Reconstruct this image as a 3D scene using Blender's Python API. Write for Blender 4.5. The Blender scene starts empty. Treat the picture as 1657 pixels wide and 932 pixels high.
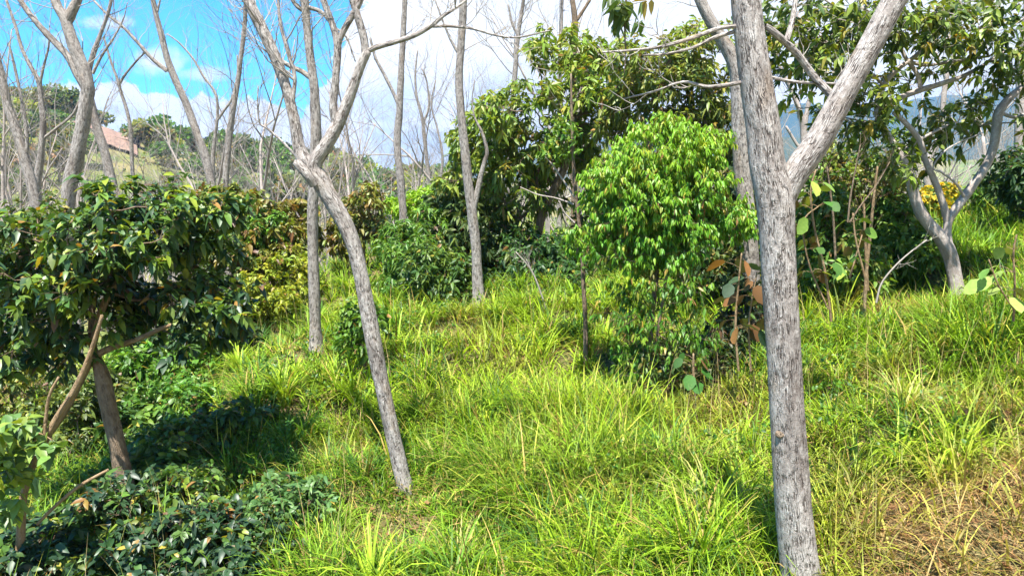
import bpy, math, random
import numpy as np
from mathutils import Vector

# ------------------------------------------------------------------ camera, sky, sun, exposure
FPX = 1200.0
PITCH = math.atan(176.0 / FPX)
scene = bpy.context.scene
COL = scene.collection

cam_d = bpy.data.cameras.new('camera')
cam_d.sensor_width = 36.0
cam_d.lens = 36.0 * FPX / 1657.0
cam_d.clip_start = 0.05
cam_d.clip_end = 30000
cam = bpy.data.objects.new('camera', cam_d)
COL.objects.link(cam)
cam.location = (0, 0, 0)
cam.rotation_euler = (math.radians(90) - PITCH, 0, 0)
scene.camera = cam

SUN_DIR = Vector((-0.13, -0.37, 1.0)).normalized()       # towards the sun
sun_el = math.asin(SUN_DIR.z)
sun_az = math.atan2(SUN_DIR.x, SUN_DIR.y)
sun_d = bpy.data.lights.new('sun', 'SUN')
sun_d.energy = 5.0
sun_d.angle = math.radians(0.5)
sun_d.color = (1.0, 0.955, 0.88)
sun = bpy.data.objects.new('sun', sun_d)
COL.objects.link(sun)
sun.rotation_euler = SUN_DIR.to_track_quat('Z', 'Y').to_euler()

scene.view_settings.view_transform = 'Standard'
scene.view_settings.look = 'None'
scene.view_settings.gamma = 1
scene.view_settings.use_curve_mapping = False
scene.view_settings.exposure = 1.7
scene.cycles.max_bounces = 7
scene.cycles.diffuse_bounces = 3
scene.cycles.glossy_bounces = 2
scene.cycles.transmission_bounces = 4
scene.cycles.transparent_max_bounces = 4
scene.cycles.volume_bounces = 0
scene.cycles.use_denoising = True
scene.cycles.denoiser = 'OPENIMAGEDENOISE'
scene.cycles.sample_clamp_indirect = 4.0


def nd(nt, typ, x=0, y=0, **kw):
    n = nt.nodes.new(typ)
    n.location = (x, y)
    for k, v in kw.items():
        setattr(n, k, v)
    return n


class G:
    """small helper to write node graphs as expressions"""
    def __init__(s, nt): s.nt = nt
    def set(s, sock, v):
        if isinstance(v, bpy.types.NodeSocket): s.nt.links.new(v, sock)
        else: sock.default_value = v
    def m(s, op, a, b=0.0, c=0.0, clamp=False):
        n = s.nt.nodes.new('ShaderNodeMath'); n.operation = op; n.use_clamp = clamp
        s.set(n.inputs[0], a); s.set(n.inputs[1], b)
        if len(n.inputs) > 2: s.set(n.inputs[2], c)
        return n.outputs[0]
    def ramp(s, v, lo, hi, a=0.0, b=1.0):
        n = s.nt.nodes.new('ShaderNodeMapRange'); n.interpolation_type = 'SMOOTHSTEP'
        s.set(n.inputs['Value'], v); s.set(n.inputs['From Min'], lo); s.set(n.inputs['From Max'], hi)
        s.set(n.inputs['To Min'], a); s.set(n.inputs['To Max'], b)
        return n.outputs[0]
    def mix(s, f, a, b, mode='MIX'):
        n = s.nt.nodes.new('ShaderNodeMix'); n.data_type = 'RGBA'; n.blend_type = mode
        s.set(n.inputs[0], f)
        for i, v in ((6, a), (7, b)):
            s.set(n.inputs[i], (*v, 1.0) if isinstance(v, tuple) and len(v) == 3 else v)
        return n.outputs[2]
    def noise(s, vec, scale, detail=3.0, rough=0.55, dist=0.0):
        n = s.nt.nodes.new('ShaderNodeTexNoise')
        if vec is not None: s.nt.links.new(vec, n.inputs['Vector'])
        n.inputs['Scale'].default_value = scale; n.inputs['Detail'].default_value = detail
        n.inputs['Roughness'].default_value = rough; n.inputs['Distortion'].default_value = dist
        return n.outputs['Fac']
    def scale(s, vec, v, loc=(0, 0, 0)):
        n = s.nt.nodes.new('ShaderNodeMapping'); s.nt.links.new(vec, n.inputs['Vector'])
        n.inputs['Scale'].default_value = v; n.inputs['Location'].default_value = loc
        return n.outputs[0]


def make_world():
    w = bpy.data.worlds.new('World'); scene.world = w; w.use_nodes = True
    nt = w.node_tree; nt.nodes.clear(); g = G(nt)
    out = nd(nt, 'ShaderNodeOutputWorld'); bg = nd(nt, 'ShaderNodeBackground')
    sky = nd(nt, 'ShaderNodeTexSky'); sky.sky_type = 'NISHITA'; sky.sun_disc = False
    sky.sun_elevation = sun_el; sky.sun_rotation = sun_az
    sky.altitude = 1200; sky.air_density = 1.0; sky.dust_density = 0.4; sky.ozone_density = 1.6
    tc = nd(nt, 'ShaderNodeTexCoord'); sp = nd(nt, 'ShaderNodeSeparateXYZ')
    nt.links.new(tc.outputs['Generated'], sp.inputs[0])
    x, y, z = sp.outputs
    yy = g.m('MAXIMUM', g.m('ABSOLUTE', y), 0.2)
    u = g.m('DIVIDE', x, yy); v = g.m('DIVIDE', z, yy)
    cb = nd(nt, 'ShaderNodeCombineXYZ'); nt.links.new(u, cb.inputs[0]); nt.links.new(v, cb.inputs[1]); nt.links.new(y, cb.inputs[2])
    # the cloud bank: a slanting edge that climbs to the right and a low bank of cumulus
    s1 = g.m('ADD', g.m('MULTIPLY', g.m('ADD', u, 0.17), 0.618), g.m('MULTIPLY', g.m('SUBTRACT', 0.236, v), 0.786))
    s2 = g.m('MULTIPLY', g.m('SUBTRACT', 0.108, v), 2.2)
    s = g.m('MAXIMUM', s1, s2)
    n1 = g.noise(cb.outputs[0], 5.5, 8.0, 0.55, 0.3)
    n1b = g.noise(cb.outputs[0], 15.0, 8.0, 0.62, 0.0)
    d = g.m('ADD', s, g.m('MULTIPLY', g.m('SUBTRACT', n1, 0.5), 0.26))
    d = g.m('ADD', d, g.m('MULTIPLY', g.m('SUBTRACT', n1b, 0.5), 0.17))
    mask = g.ramp(d, -0.002, 0.010)
    # small separate puffs in the blue
    pf = g.noise(g.scale(cb.outputs[0], (1.0, 1.6, 1.0), (3.1, 1.7, 0)), 6.5, 6.0, 0.6, 0.2)
    puff = g.ramp(pf, 0.64, 0.80, 0.0, 0.6)
    for (pu, pv, ru, rv) in ((-.462, .156, .045, .026), (-.59, .176, .03, .016), (-.40, .135, .04, .012), (-.52, .20, .05, .012)):
        e = g.m('ADD', g.m('POWER', g.m('DIVIDE', g.m('SUBTRACT', u, pu), ru), 2.0), g.m('POWER', g.m('DIVIDE', g.m('SUBTRACT', v, pv), rv), 2.0))
        e = g.m('SUBTRACT', 1.0, e)
        puff = g.m('MAXIMUM', puff, g.ramp(g.m('ADD', e, g.m('MULTIPLY', g.m('SUBTRACT', n1b, 0.5), 4.0)), 0.0, 1.4, 0.0, 0.85))
    mask = g.m('MAXIMUM', mask, puff)
    # soft shade of the cloud undersides
    sh = g.noise(g.scale(cb.outputs[0], (1.0, 2.2, 1.0), (0.4, 0.2, 0)), 6.0, 8.0, 0.6, 0.2)
    shade = g.ramp(sh, 0.44, 0.62)
    low = g.ramp(v, 0.16, 0.05)
    ccol = g.mix(g.m('MULTIPLY', shade, g.m('ADD', 0.34, g.m('MULTIPLY', low, 0.36))), (4.4, 4.4, 4.35), (2.4, 2.9, 3.45))
    skyc = g.mix(1.0, sky.outputs[0], (0.19, 0.72, 0.99), 'MULTIPLY')
    c = g.mix(mask, skyc, ccol)
    nt.links.new(c, bg.inputs['Color']); bg.inputs['Strength'].default_value = 0.10
    nt.links.new(bg.outputs[0], out.inputs['Surface'])


make_world()

# ------------------------------------------------------------------ helpers
rng = np.random.RandomState(7)
ca, sa = math.cos(PITCH), math.sin(PITCH)


def Pw(px, py, Y):
    """the point at distance Y (metres ahead) seen at this spot of the photograph"""
    px = np.asarray(px, float); py = np.asarray(py, float); Y = np.asarray(Y, float)
    a = (px - 828.5) / FPX; b = -(py - 466.0) / FPX
    dx = a; dy = ca + b * sa; dz = -sa + b * ca
    return np.stack(np.broadcast_arrays(dx / dy * Y, Y, dz / dy * Y), -1)


def norm(v):
    return v / np.maximum(np.linalg.norm(v, axis=-1, keepdims=True), 1e-9)


def rdir(n, r=rng):
    return norm(r.normal(size=(n, 3)))


def link(o, parent=None):
    COL.objects.link(o)
    if parent is not None:
        o.parent = parent
    return o


def mesh_np(name, V, quads=None, tris=None, col=None, tc=None, mat=None, parent=None, smooth=True, origin=None):
    V = np.asarray(V, np.float32)
    if origin is not None:
        V = V - np.asarray(origin, np.float32)
    me = bpy.data.meshes.new(name)
    nq = 0 if quads is None else len(quads); ntr = 0 if tris is None else len(tris)
    idx = []
    if nq: idx.append(np.asarray(quads, np.int32).ravel())
    if ntr: idx.append(np.asarray(tris, np.int32).ravel())
    idx = np.concatenate(idx)
    tot = np.concatenate([np.full(nq, 4, np.int32), np.full(ntr, 3, np.int32)])
    st = np.concatenate([[0], np.cumsum(tot)[:-1]]).astype(np.int32)
    me.vertices.add(len(V)); me.vertices.foreach_set('co', V.ravel())
    me.loops.add(len(idx)); me.loops.foreach_set('vertex_index', idx)
    me.polygons.add(nq + ntr); me.polygons.foreach_set('loop_start', st)
    me.polygons.foreach_set('use_smooth', np.full(nq + ntr, smooth, bool))
    me.update(calc_edges=True)
    if col is not None:
        a = me.color_attributes.new('Col', 'FLOAT_COLOR', 'POINT')
        c = np.ones((len(V), 4), np.float32); c[:, :3] = col
        a.data.foreach_set('color', c.ravel())
    if tc is not None:
        a = me.attributes.new('tc', 'FLOAT_VECTOR', 'POINT')
        a.data.foreach_set('vector', np.asarray(tc, np.float32).ravel())
    o = bpy.data.objects.new(name, me)
    if mat is not None: me.materials.append(mat)
    return link(o, parent)


def tag(o, label=None, cat=None, group=None, kind=None):
    if label: o['label'] = label
    if cat: o['category'] = cat
    if group: o['group'] = group
    if kind: o['kind'] = kind
    return o


def thing(name, label, cat, loc, group=None):
    o = bpy.data.objects.new(name, None)
    o.empty_display_size = 0.2
    link(o); o.location = tuple(float(a) for a in loc)
    return tag(o, label, cat, group)


class Tubes:
    def __init__(s): s.V = []; s.Q = []; s.T = []; s.C = []; s.n = 0; s.off = 0.0
    def add(s, P, R, sides=6, bump=0.0, cap=True):
        P = np.asarray(P, float); n = len(P)
        R = np.broadcast_to(np.asarray(R, float), (n,)).copy()
        T = np.gradient(P, axis=0); T = norm(T)
        ref = np.array([0.0, 1.0, 0.13]) if abs(T[0, 1]) < 0.9 else np.array([1.0, 0, 0.1])
        A = np.empty((n, 3)); a = ref - T[0] * ref.dot(T[0]); a /= np.linalg.norm(a); A[0] = a
        for i in range(1, n):
            a = A[i - 1] - T[i] * A[i - 1].dot(T[i]); A[i] = a / max(np.linalg.norm(a), 1e-9)
        B = np.cross(T, A)
        th = np.linspace(0, 2 * np.pi, sides, endpoint=False)
        c, sn = np.cos(th), np.sin(th)
        L = np.concatenate([[0], np.cumsum(np.linalg.norm(np.diff(P, axis=0), axis=1))])
        RR = np.repeat(R[:, None], sides, 1)
        if bump > 0:
            k = rng.uniform(0, 6.28, 8)
            for j, (fa, fl) in enumerate(((1, 3.1), (2, 5.3), (3, 7.7), (5, 4.1), (2, 13.0), (4, 21.0), (7, 9.0), (1, 17.0))):
                RR = RR * (1 + bump * (0.9 if j < 4 else 0.45) * np.sin(fa * th[None] + fl * L[:, None] + k[j]) * (0.7 + 0.3 * np.sin(L[:, None] * 2.3 + k[7 - j])))
        V = P[:, None] + RR[..., None] * (c[None, :, None] * A[:, None] + sn[None, :, None] * B[:, None])
        off = rng.uniform(0, 50)
        tc = np.stack([np.broadcast_to(c, (n, sides)) * R[:, None] + off, np.broadcast_to(sn, (n, sides)) * R[:, None], np.repeat(L[:, None], sides, 1) + off], -1)
        i = np.arange(n - 1)[:, None] * sides; j = np.arange(sides)[None]; j2 = (j + 1) % sides
        Q = np.stack([i + j, i + j2, i + sides + j2, i + sides + j], -1).reshape(-1, 4) + s.n
        s.V.append(V.reshape(-1, 3)); s.T.append(tc.reshape(-1, 3)); s.Q.append(Q); s.n += n * sides
        if cap:
            s.V.append(P[-1:] + T[-1:] * R[-1] * 0.6); s.T.append(tc[-1, :1]); c0 = s.n; s.n += 1
            b = c0 - sides
            s.C.append(np.array([[b + q, b + (q + 1) % sides, c0] for q in range(sides)]))
    def build(s, name, mat, parent, origin):
        if not s.V: return None
        return mesh_np(name, np.concatenate(s.V), np.concatenate(s.Q), np.concatenate(s.C) if s.C else None,
                       tc=np.concatenate(s.T), mat=mat, parent=parent, origin=origin)


def catmull(P, k):
    P = np.asarray(P, float)
    E = np.vstack([2 * P[0] - P[1], P, 2 * P[-1] - P[-2]]); out = []
    for i in range(1, len(E) - 2):
        p0, p1, p2, p3 = E[i - 1:i + 3]
        for t in np.linspace(0, 1, k, endpoint=False):
            out.append(0.5 * (2 * p1 + (p2 - p0) * t + (2 * p0 - 5 * p1 + 4 * p2 - p3) * t * t + (3 * p1 - p0 - 3 * p2 + p3) * t ** 3))
    out.append(E[-2])
    return np.array(out)


def trace(pts, Y):
    """traced limb: (px, py, width in px[, extra distance]) -> smooth centre line and radii"""
    A = np.array([(p[0], p[1], p[2], (p[3] if len(p) > 3 else 0.0)) for p in pts], float)
    W = Pw(A[:, 0], A[:, 1], Y + A[:, 3])
    R = A[:, 2] / 2 / FPX * (Y + A[:, 3])
    S = catmull(np.hstack([W, R[:, None]]), 6)
    return S[:, :3], np.maximum(S[:, 3], 0.002)


# ------------------------------------------------------------------ the lie of the land
CP = [  # px, py, distance
    (-250, 1000, 6.5), (100, 932, 6.5), (500, 940, 6.2), (900, 950, 5.6), (1250, 960, 5.0), (1620, 960, 4.4),
    (660, 845, 7.2), (300, 830, 8), (900, 770, 7.2), (1300, 780, 6.2), (1620, 775, 5.5), (1840, 800, 5.0),
    (450, 670, 9.5), (700, 625, 10), (900, 640, 9.3), (1080, 665, 8.7), (1350, 640, 8.0), (1620, 625, 7.3),
    (512, 580, 11), (775, 510, 13), (950, 500, 13), (1300, 510, 11.5), (1545, 495, 10.5), (1760, 470, 9),
    (600, 430, 20), (690, 415, 21), (870, 395, 22), (1060, 400, 21), (1220, 400, 20), (1400, 392, 20), (1640, 350, 21), (1900, 330, 21),
    (430, 535, 15.5), (330, 625, 13), (200, 640, 14), (0, 640, 14), (100, 800, 9), (-150, 800, 9), (1100, 560, 11), (700, 500, 14.5),
    (520, 470, 17.5), (1450, 600, 8.2)]
CP = np.array(CP, float)
C3 = Pw(CP[:, 0], CP[:, 1], CP[:, 2])
EX = np.array([(-18, 30, -9), (-6, 30, -6.5), (4, 31, -4.6), (12, 32, -3.2), (24, 30, -1.5), (-15, 18, -6.8), (-16, 8, -6.5), (-14, 2, -6.0),
               (14, 10, -0.3), (22, 16, 0.8), (14, 3, -1.0), (0, 1.0, -3.4), (7, 1, -1.9), (-30, 20, -9), (34, 22, 1.0)], float)
C3 = np.vstack([C3, EX])


def tps_k(r2):
    return np.where(r2 > 0, 0.5 * r2 * np.log(np.maximum(r2, 1e-9)), 0)


_n = len(C3)
_d = ((C3[:, None, :2] - C3[None, :, :2]) ** 2).sum(-1)
_K = tps_k(_d) + 1.2 * np.eye(_n)
_Pm = np.hstack([np.ones((_n, 1)), C3[:, :2]])
_M = np.block([[_K, _Pm], [_Pm.T, np.zeros((3, 3))]])
_w = np.linalg.solve(_M, np.concatenate([C3[:, 2], np.zeros(3)]))


def sst(x, a, b):
    t = np.clip((x - a) / (b - a), 0, 1)
    return t * t * (3 - 2 * t)


def wob(x, y, s, seed=0):
    """cheap smooth noise from sines"""
    r = np.random.RandomState(seed); o = 0
    for i in range(6):
        a = r.uniform(0, 6.28); f = s * r.uniform(0.6, 1.8)
        o = o + np.sin((x * math.cos(a) + y * math.sin(a)) * f + r.uniform(0, 6.28))
    return o / 3.0


RID = np.array([(-900, 90), (-400, 130), (-200, 155), (0, 186), (100, 190), (180, 216), (250, 243), (330, 262), (450, 272), (560, 284), (650, 293), (760, 298), (900, 304), (2000, 310)], float)
_rw = Pw(RID[:, 0], RID[:, 1], 250.0)


def gz(x, y):
    x = np.asarray(x, float); y = np.asarray(y, float)
    xn = np.clip(x, -32, 36); yn = np.clip(y, 0.5, 34)
    z = _w[_n] + _w[_n + 1] * xn + _w[_n + 2] * yn
    for i in range(_n):
        z = z + _w[i] * tps_k((xn - C3[i, 0]) ** 2 + (yn - C3[i, 1]) ** 2)
    ph = y * 0.62 + 0.16 * x + 0.25 * wob(x, y, 0.7, 17)
    fr = ph - np.floor(ph)
    z = z + 0.30 * (sst(fr, 0.0, 0.32) - fr) * sst(y, 3.0, 6.0)
    z = z + 0.09 * wob(x, y, 1.7, 3) + 0.035 * wob(x, y, 4.3, 4)
    hs = np.interp(x * 250 / np.maximum(y, 60), _rw[:, 0], _rw[:, 2])
    far = -11 + 1.5 * wob(x, y, 0.03, 5) + (hs + 11) * sst(y, 55, 250) - 45 * sst(y, 270, 600) * sst(-x, -400, 200) - 14 * sst(y, 60, 400) * sst(x, 0, 120)
    far = far + 2.0 * wob(x, y, 0.05, 6) * sst(y, 60, 140) * sst(260 - y, 0, 60)
    w = np.maximum(sst(y, 24, 40), sst(np.abs(x), 22, 45))
    return z * (1 - w) + far * w


def gpt(x, y, dz=0.0):
    return np.array([x, y, float(gz(x, y)) + dz])


def gpx(px, Y, dz=0.0):
    """ground point under a photograph column at distance Y"""
    x = (px - 828.5) / FPX * Y
    for _ in range(4):
        z = float(gz(x, Y)); dyr = (Y * ca - z * sa)
        x = (px - 828.5) / FPX * dyr
    return np.array([x, Y, z + dz])


# ------------------------------------------------------------------ materials
def new_mat(name):
    m = bpy.data.materials.new(name); m.use_nodes = True
    nt = m.node_tree; nt.nodes.clear()
    return m, nt, G(nt), nt.nodes.new('ShaderNodeOutputMaterial')


def leaf_mat(name, rough=0.45, spec=0.4, trans=0.35, under=None, tint=(1.25, 1.15, 0.45), vein=False):
    m, nt, g, out = new_mat(name)
    at = nd(nt, 'ShaderNodeAttribute', attribute_name='Col')
    c = at.outputs['Color']
    tcn = nd(nt, 'ShaderNodeTexCoord')
    nz = g.noise(tcn.outputs['Object'], 35.0, 2.0)
    c = g.mix(g.ramp(nz, 0.3, 0.7, 0.0, 0.55), c, g.mix(1.0, c, (0.62, 0.70, 0.55), 'MULTIPLY'))
    base = c
    if under is not None:
        geo = nd(nt, 'ShaderNodeNewGeometry')
        base = g.mix(geo.outputs['Backfacing'], c, under)
    p = nd(nt, 'ShaderNodeBsdfPrincipled')
    g.set(p.inputs['Base Color'], base); p.inputs['Roughness'].default_value = rough
    p.inputs['Specular IOR Level'].default_value = spec
    t = nd(nt, 'ShaderNodeBsdfTranslucent')
    g.set(t.inputs['Color'], g.mix(1.0, c, tint, 'MULTIPLY'))
    mx = nd(nt, 'ShaderNodeMixShader'); mx.inputs[0].default_value = trans
    nt.links.new(p.outputs[0], mx.inputs[1]); nt.links.new(t.outputs[0], mx.inputs[2])
    nt.links.new(mx.outputs[0], out.inputs['Surface'])
    return m


def bark_mat(name, dark=(0.08, 0.06, 0.05), mid=(0.275, 0.24, 0.215), pale=(0.56, 0.53, 0.49), lichen=0.5, fiss=1.0, sc=1.0, bump=1.0, warm=(0.30, 0.20, 0.11)):
    m, nt, g, out = new_mat(name)
    at = nd(nt, 'ShaderNodeAttribute', attribute_name='tc')
    v = at.outputs['Vector']
    wv = nd(nt, 'ShaderNodeVectorMath', operation='ADD')
    nz0 = nd(nt, 'ShaderNodeTexNoise'); nt.links.new(g.scale(v, (1, 1, 0.6)), nz0.inputs['Vector'])
    nz0.inputs['Scale'].default_value = 22 * sc; nz0.inputs['Detail'].default_value = 3
    s0 = nd(nt, 'ShaderNodeVectorMath', operation='SCALE'); nt.links.new(nz0.outputs['Color'], s0.inputs[0]); s0.inputs['Scale'].default_value = 0.022 / sc
    nt.links.new(v, wv.inputs[0]); nt.links.new(s0.outputs[0], wv.inputs[1])
    vv = g.scale(wv.outputs[0], (1, 1, 0.06))
    vo = nd(nt, 'ShaderNodeTexVoronoi', feature='DISTANCE_TO_EDGE'); nt.links.new(vv, vo.inputs['Vector'])
    vo.inputs['Scale'].default_value = 105 * sc
    crack = g.ramp(vo.outputs['Distance'], 0.0, 0.16)                        # 0 in the fissure
    brk = g.ramp(g.noise(g.scale(v, (1, 1, 0.45)), 26 * sc, 4.0), 0.34, 0.60)
    crack = g.m('MAXIMUM', crack, g.m('MULTIPLY', brk, 0.85))
    n1 = g.noise(g.scale(v, (1, 1, 0.35)), 10 * sc, 6.0, 0.65)
    n2 = g.noise(g.scale(v, (1, 1, 0.6), (5, 3, 1)), 38 * sc, 5.0, 0.7)
    n3 = g.noise(g.scale(v, (1, 1, 0.7), (9, 1, 4)), 3.2 * sc, 3.0, 0.6)
    c = g.mix(g.ramp(n1, 0.32, 0.68), mid, tuple(a * 0.6 + b * 0.4 for a, b in zip(mid, pale)))
    c = g.mix(g.m('MULTIPLY', g.ramp(n2, 0.47, 0.62), g.ramp(n3, 0.30, 0.62, lichen * 0.35, lichen * 1.7, )), c, pale)
    c = g.mix(g.ramp(g.noise(g.scale(v, (1, 1, 0.5), (2, 7, 3)), 5.0 * sc, 4.0, 0.6), 0.55, 0.75, 0, 0.45), c, warm)
    spots = g.ramp(g.noise(g.scale(v, (1, 1, 1.0), (1, 1, 8)), 85 * sc, 2.0, 0.5), 0.62, 0.70, 0, 0.5)
    c = g.mix(g.ramp(g.noise(g.scale(v, (1, 1, 0.35), (4, 2, 9)), 1.7 * sc, 4.0, 0.65), 0.56, 0.70, 0, 0.5), c, dark)
    c = g.mix(g.ramp(g.noise(g.scale(v, (1, 1, 0.8), (7, 8, 2)), 7.0 * sc, 5.0, 0.7), 0.60, 0.68, 0, 0.75 * lichen), c, tuple(min(1, a * 1.18) for a in pale))
    c = g.mix(g.ramp(g.noise(g.scale(v, (1, 1, 0.7), (3, 1, 6)), 4.0 * sc, 5.0, 0.7), 0.63, 0.72, 0, 0.6 * lichen), c, (0.20, 0.21, 0.09))
    c = g.mix(spots, c, dark)
    c = g.mix(g.m('MULTIPLY', g.m('SUBTRACT', 1.0, crack), fiss), c, dark)
    p = nd(nt, 'ShaderNodeBsdfPrincipled'); g.set(p.inputs['Base Color'], c)
    p.inputs['Roughness'].default_value = 0.9; p.inputs['Specular IOR Level'].default_value = 0.15
    bp = nd(nt, 'ShaderNodeBump'); bp.inputs['Strength'].default_value = 0.8 * bump; bp.inputs['Distance'].default_value = 0.018 / sc
    h = g.m('ADD', g.m('MULTIPLY', crack, 0.9), g.m('ADD', g.m('MULTIPLY', n2, 0.7), g.m('MULTIPLY', n1, 0.6)))
    nt.links.new(h, bp.inputs['Height']); nt.links.new(bp.outputs[0], p.inputs['Normal'])
    nt.links.new(p.outputs[0], out.inputs['Surface'])
    return m


def plain_mat(name, col, rough=0.8, col2=None, sc=8.0, spec=0.2):
    m, nt, g, out = new_mat(name)
    p = nd(nt, 'ShaderNodeBsdfPrincipled')
    tcn = nd(nt, 'ShaderNodeTexCoord')
    c2 = col2 or tuple(a * 0.6 for a in col)
    c = g.mix(g.ramp(g.noise(tcn.outputs['Object'], sc, 5.0, 0.65), 0.35, 0.65), col, c2)
    g.set(p.inputs['Base Color'], c); p.inputs['Roughness'].default_value = rough
    p.inputs['Specular IOR Level'].default_value = spec
    nt.links.new(p.outputs[0], out.inputs['Surface'])
    return m


M_bark = bark_mat('bark_grey_close')
M_bark2 = bark_mat('bark_grey', sc=1.1, lichen=0.4, mid=(0.285, 0.25, 0.22), pale=(0.50, 0.47, 0.43))
M_twig = bark_mat('bark_pale_twigs', dark=(0.14, 0.12, 0.10), mid=(0.25, 0.22, 0.19), pale=(0.38, 0.35, 0.31), lichen=0.5, fiss=0.3, bump=0.3)
M_brown = bark_mat('bark_brown', dark=(0.07, 0.05, 0.035), mid=(0.20, 0.14, 0.09), pale=(0.32, 0.26, 0.19), lichen=0.25, fiss=0.8)
M_tan = bark_mat('bark_tan', dark=(0.14, 0.09, 0.05), mid=(0.26, 0.17, 0.09), pale=(0.36, 0.28, 0.18), lichen=0.3, fiss=0.4)
M_pale = bark_mat('bark_smooth_pale', dark=(0.16, 0.13, 0.11), mid=(0.30, 0.245, 0.21), pale=(0.48, 0.44, 0.40), lichen=0.6, fiss=0.25, bump=0.6)
M_leaf = leaf_mat('leaf')
M_gloss = leaf_mat('leaf_glossy_dark', rough=0.42, spec=0.38, trans=0.26, tint=(1.9, 1.7, 0.4))
M_broad = leaf_mat('leaf_broad_brown_under', rough=0.6, spec=0.18, trans=0.28, under=(0.17, 0.085, 0.035))
M_grass = leaf_mat('grass_blade', rough=0.5, spec=0.22, trans=0.36, tint=(1.15, 1.15, 0.5))
M_straw = leaf_mat('dry_grass_blade', rough=0.75, spec=0.15, trans=0.25, tint=(1.1, 1.0, 0.8))

# palettes (albedo)
def pal(items, n, r=rng, jit=0.18):
    w = np.array([i[0] for i in items], float); w /= w.sum()
    c = np.array([i[1] for i in items], float)[r.choice(len(items), n, p=w)]
    return np.clip(c * (1 + r.uniform(-jit, jit, (n, 1))) * (1 + r.uniform(-0.08, 0.08, (n, 3))), 0, 1)


PAL_dark = [(5, (0.022, 0.052, 0.026)), (3, (0.035, 0.080, 0.028)), (1.2, (0.10, 0.19, 0.03)), (0.5, (0.22, 0.26, 0.03)), (0.12, (0.30, 0.13, 0.03))]
PAL_mango = [(4, (0.050, 0.095, 0.026)), (3, (0.090, 0.140, 0.030)), (2, (0.155, 0.205, 0.040)), (0.8, (0.24, 0.27, 0.04)), (0.3, (0.34, 0.20, 0.04))]
PAL_bush = [(4, (0.08, 0.24, 0.018)), (4, (0.13, 0.33, 0.02)), (2, (0.25, 0.42, 0.03)), (0.7, (0.36, 0.34, 0.04)), (0.15, (0.4, 0.2, 0.04))]
PAL_lush = [(4, (0.065, 0.16, 0.02)), (3, (0.11, 0.23, 0.025)), (2, (0.18, 0.29, 0.03))]
PAL_olive = [(4, (0.10, 0.13, 0.03)), (3, (0.17, 0.19, 0.035)), (1.5, (0.27, 0.20, 0.04)), (1.0, (0.30, 0.14, 0.05))]
PAL_rust = [(4, (0.12, 0.17, 0.03)), (3, (0.26, 0.24, 0.045)), (1.6, (0.30, 0.15, 0.05)), (1, (0.13, 0.06, 0.03)), (1, (0.2, 0.27, 0.03))]
PAL_yellow = [(4, (0.32, 0.36, 0.03)), (3, (0.20, 0.28, 0.03)), (1.5, (0.42, 0.38, 0.04))]
PAL_broad = [(4, (0.06, 0.14, 0.025)), (2, (0.15, 0.27, 0.05)), (1, (0.28, 0.36, 0.06))]
PAL_broadlime = [(4, (0.26, 0.38, 0.09)), (1, (0.34, 0.42, 0.16)), (1, (0.12, 0.22, 0.05))]
PAL_flower = [(4, (0.75, 0.52, 0.02)), (1, (0.62, 0.40, 0.02)), (1, (0.2, 0.25, 0.03))]


# ------------------------------------------------------------------ leaves
# template: t along the leaf, half width (fraction), fold lift
T_FULL = (np.array([0, .28, .28, .28, .68, .68, .68, 1.0]),
          np.array([0, -1, 0, 1, -.72, 0, .72, 0]), np.array([0, .25, 0, .25, .18, 0, .18, 0.]),
          np.array([[2, 5, 4, 1], [3, 6, 5, 2]]), np.array([[0, 2, 1], [0, 3, 2], [4, 5, 7], [5, 6, 7]]))
T_ROUND = (np.array([0, .12, .12, .12, .5, .5, .5, .84, .84, .84, 1.0]),
           np.array([0, -.62, 0, .62, -1, 0, 1, -.62, 0, .62, 0]), np.array([0, .1, 0, .1, .16, 0, .16, .08, 0, .08, 0.]),
           np.array([[2, 5, 4, 1], [3, 6, 5, 2], [5, 8, 7, 4], [6, 9, 8, 5]]), np.array([[0, 2, 1], [0, 3, 2], [7, 8, 10], [8, 9, 10]]))
T_SMALL = (np.array([0, .45, .45, 1.0]), np.array([0, -1, 1, 0]), np.array([0, .22, .22, 0.]), None, np.array([[0, 2, 1], [1, 2, 3]]))


def leaves(name, P, D, L, W, C, mat, parent, origin, T=T_FULL, droop=0.25, flat=0.6, r=rng):
    """one mesh of leaves: base P, direction D, length L, half width W, colour C"""
    n = len(P); t, s, f, qd, tr = T
    D = norm(D)
    up = norm(np.array([0, 0, 1.0])[None] * flat + r.normal(size=(n, 3)) * (1.02 - flat))
    S = norm(np.cross(D, up)); N = np.cross(S, D)
    L = np.broadcast_to(L, (n,)); W = np.broadcast_to(W, (n,))
    dr = droop * (0.6 + 0.8 * r.uniform(size=n))
    V = (P[:, None] + D[:, None] * (L[:, None] * t[None])[..., None] + S[:, None] * (W[:, None] * s[None])[..., None]
         + N[:, None] * (W[:, None] * f[None])[..., None])
    V[..., 2] -= (dr * L)[:, None] * (t ** 2)[None]
    k = len(t); base = (np.arange(n) * k)[:, None, None]
    Q = None if qd is None else (qd[None] + base).reshape(-1, 4)
    TR = (tr[None] + base).reshape(-1, 3)
    return mesh_np(name, V.reshape(-1, 3), Q, TR, col=np.repeat(C, k, 0), mat=mat, parent=parent, origin=origin)


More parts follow.
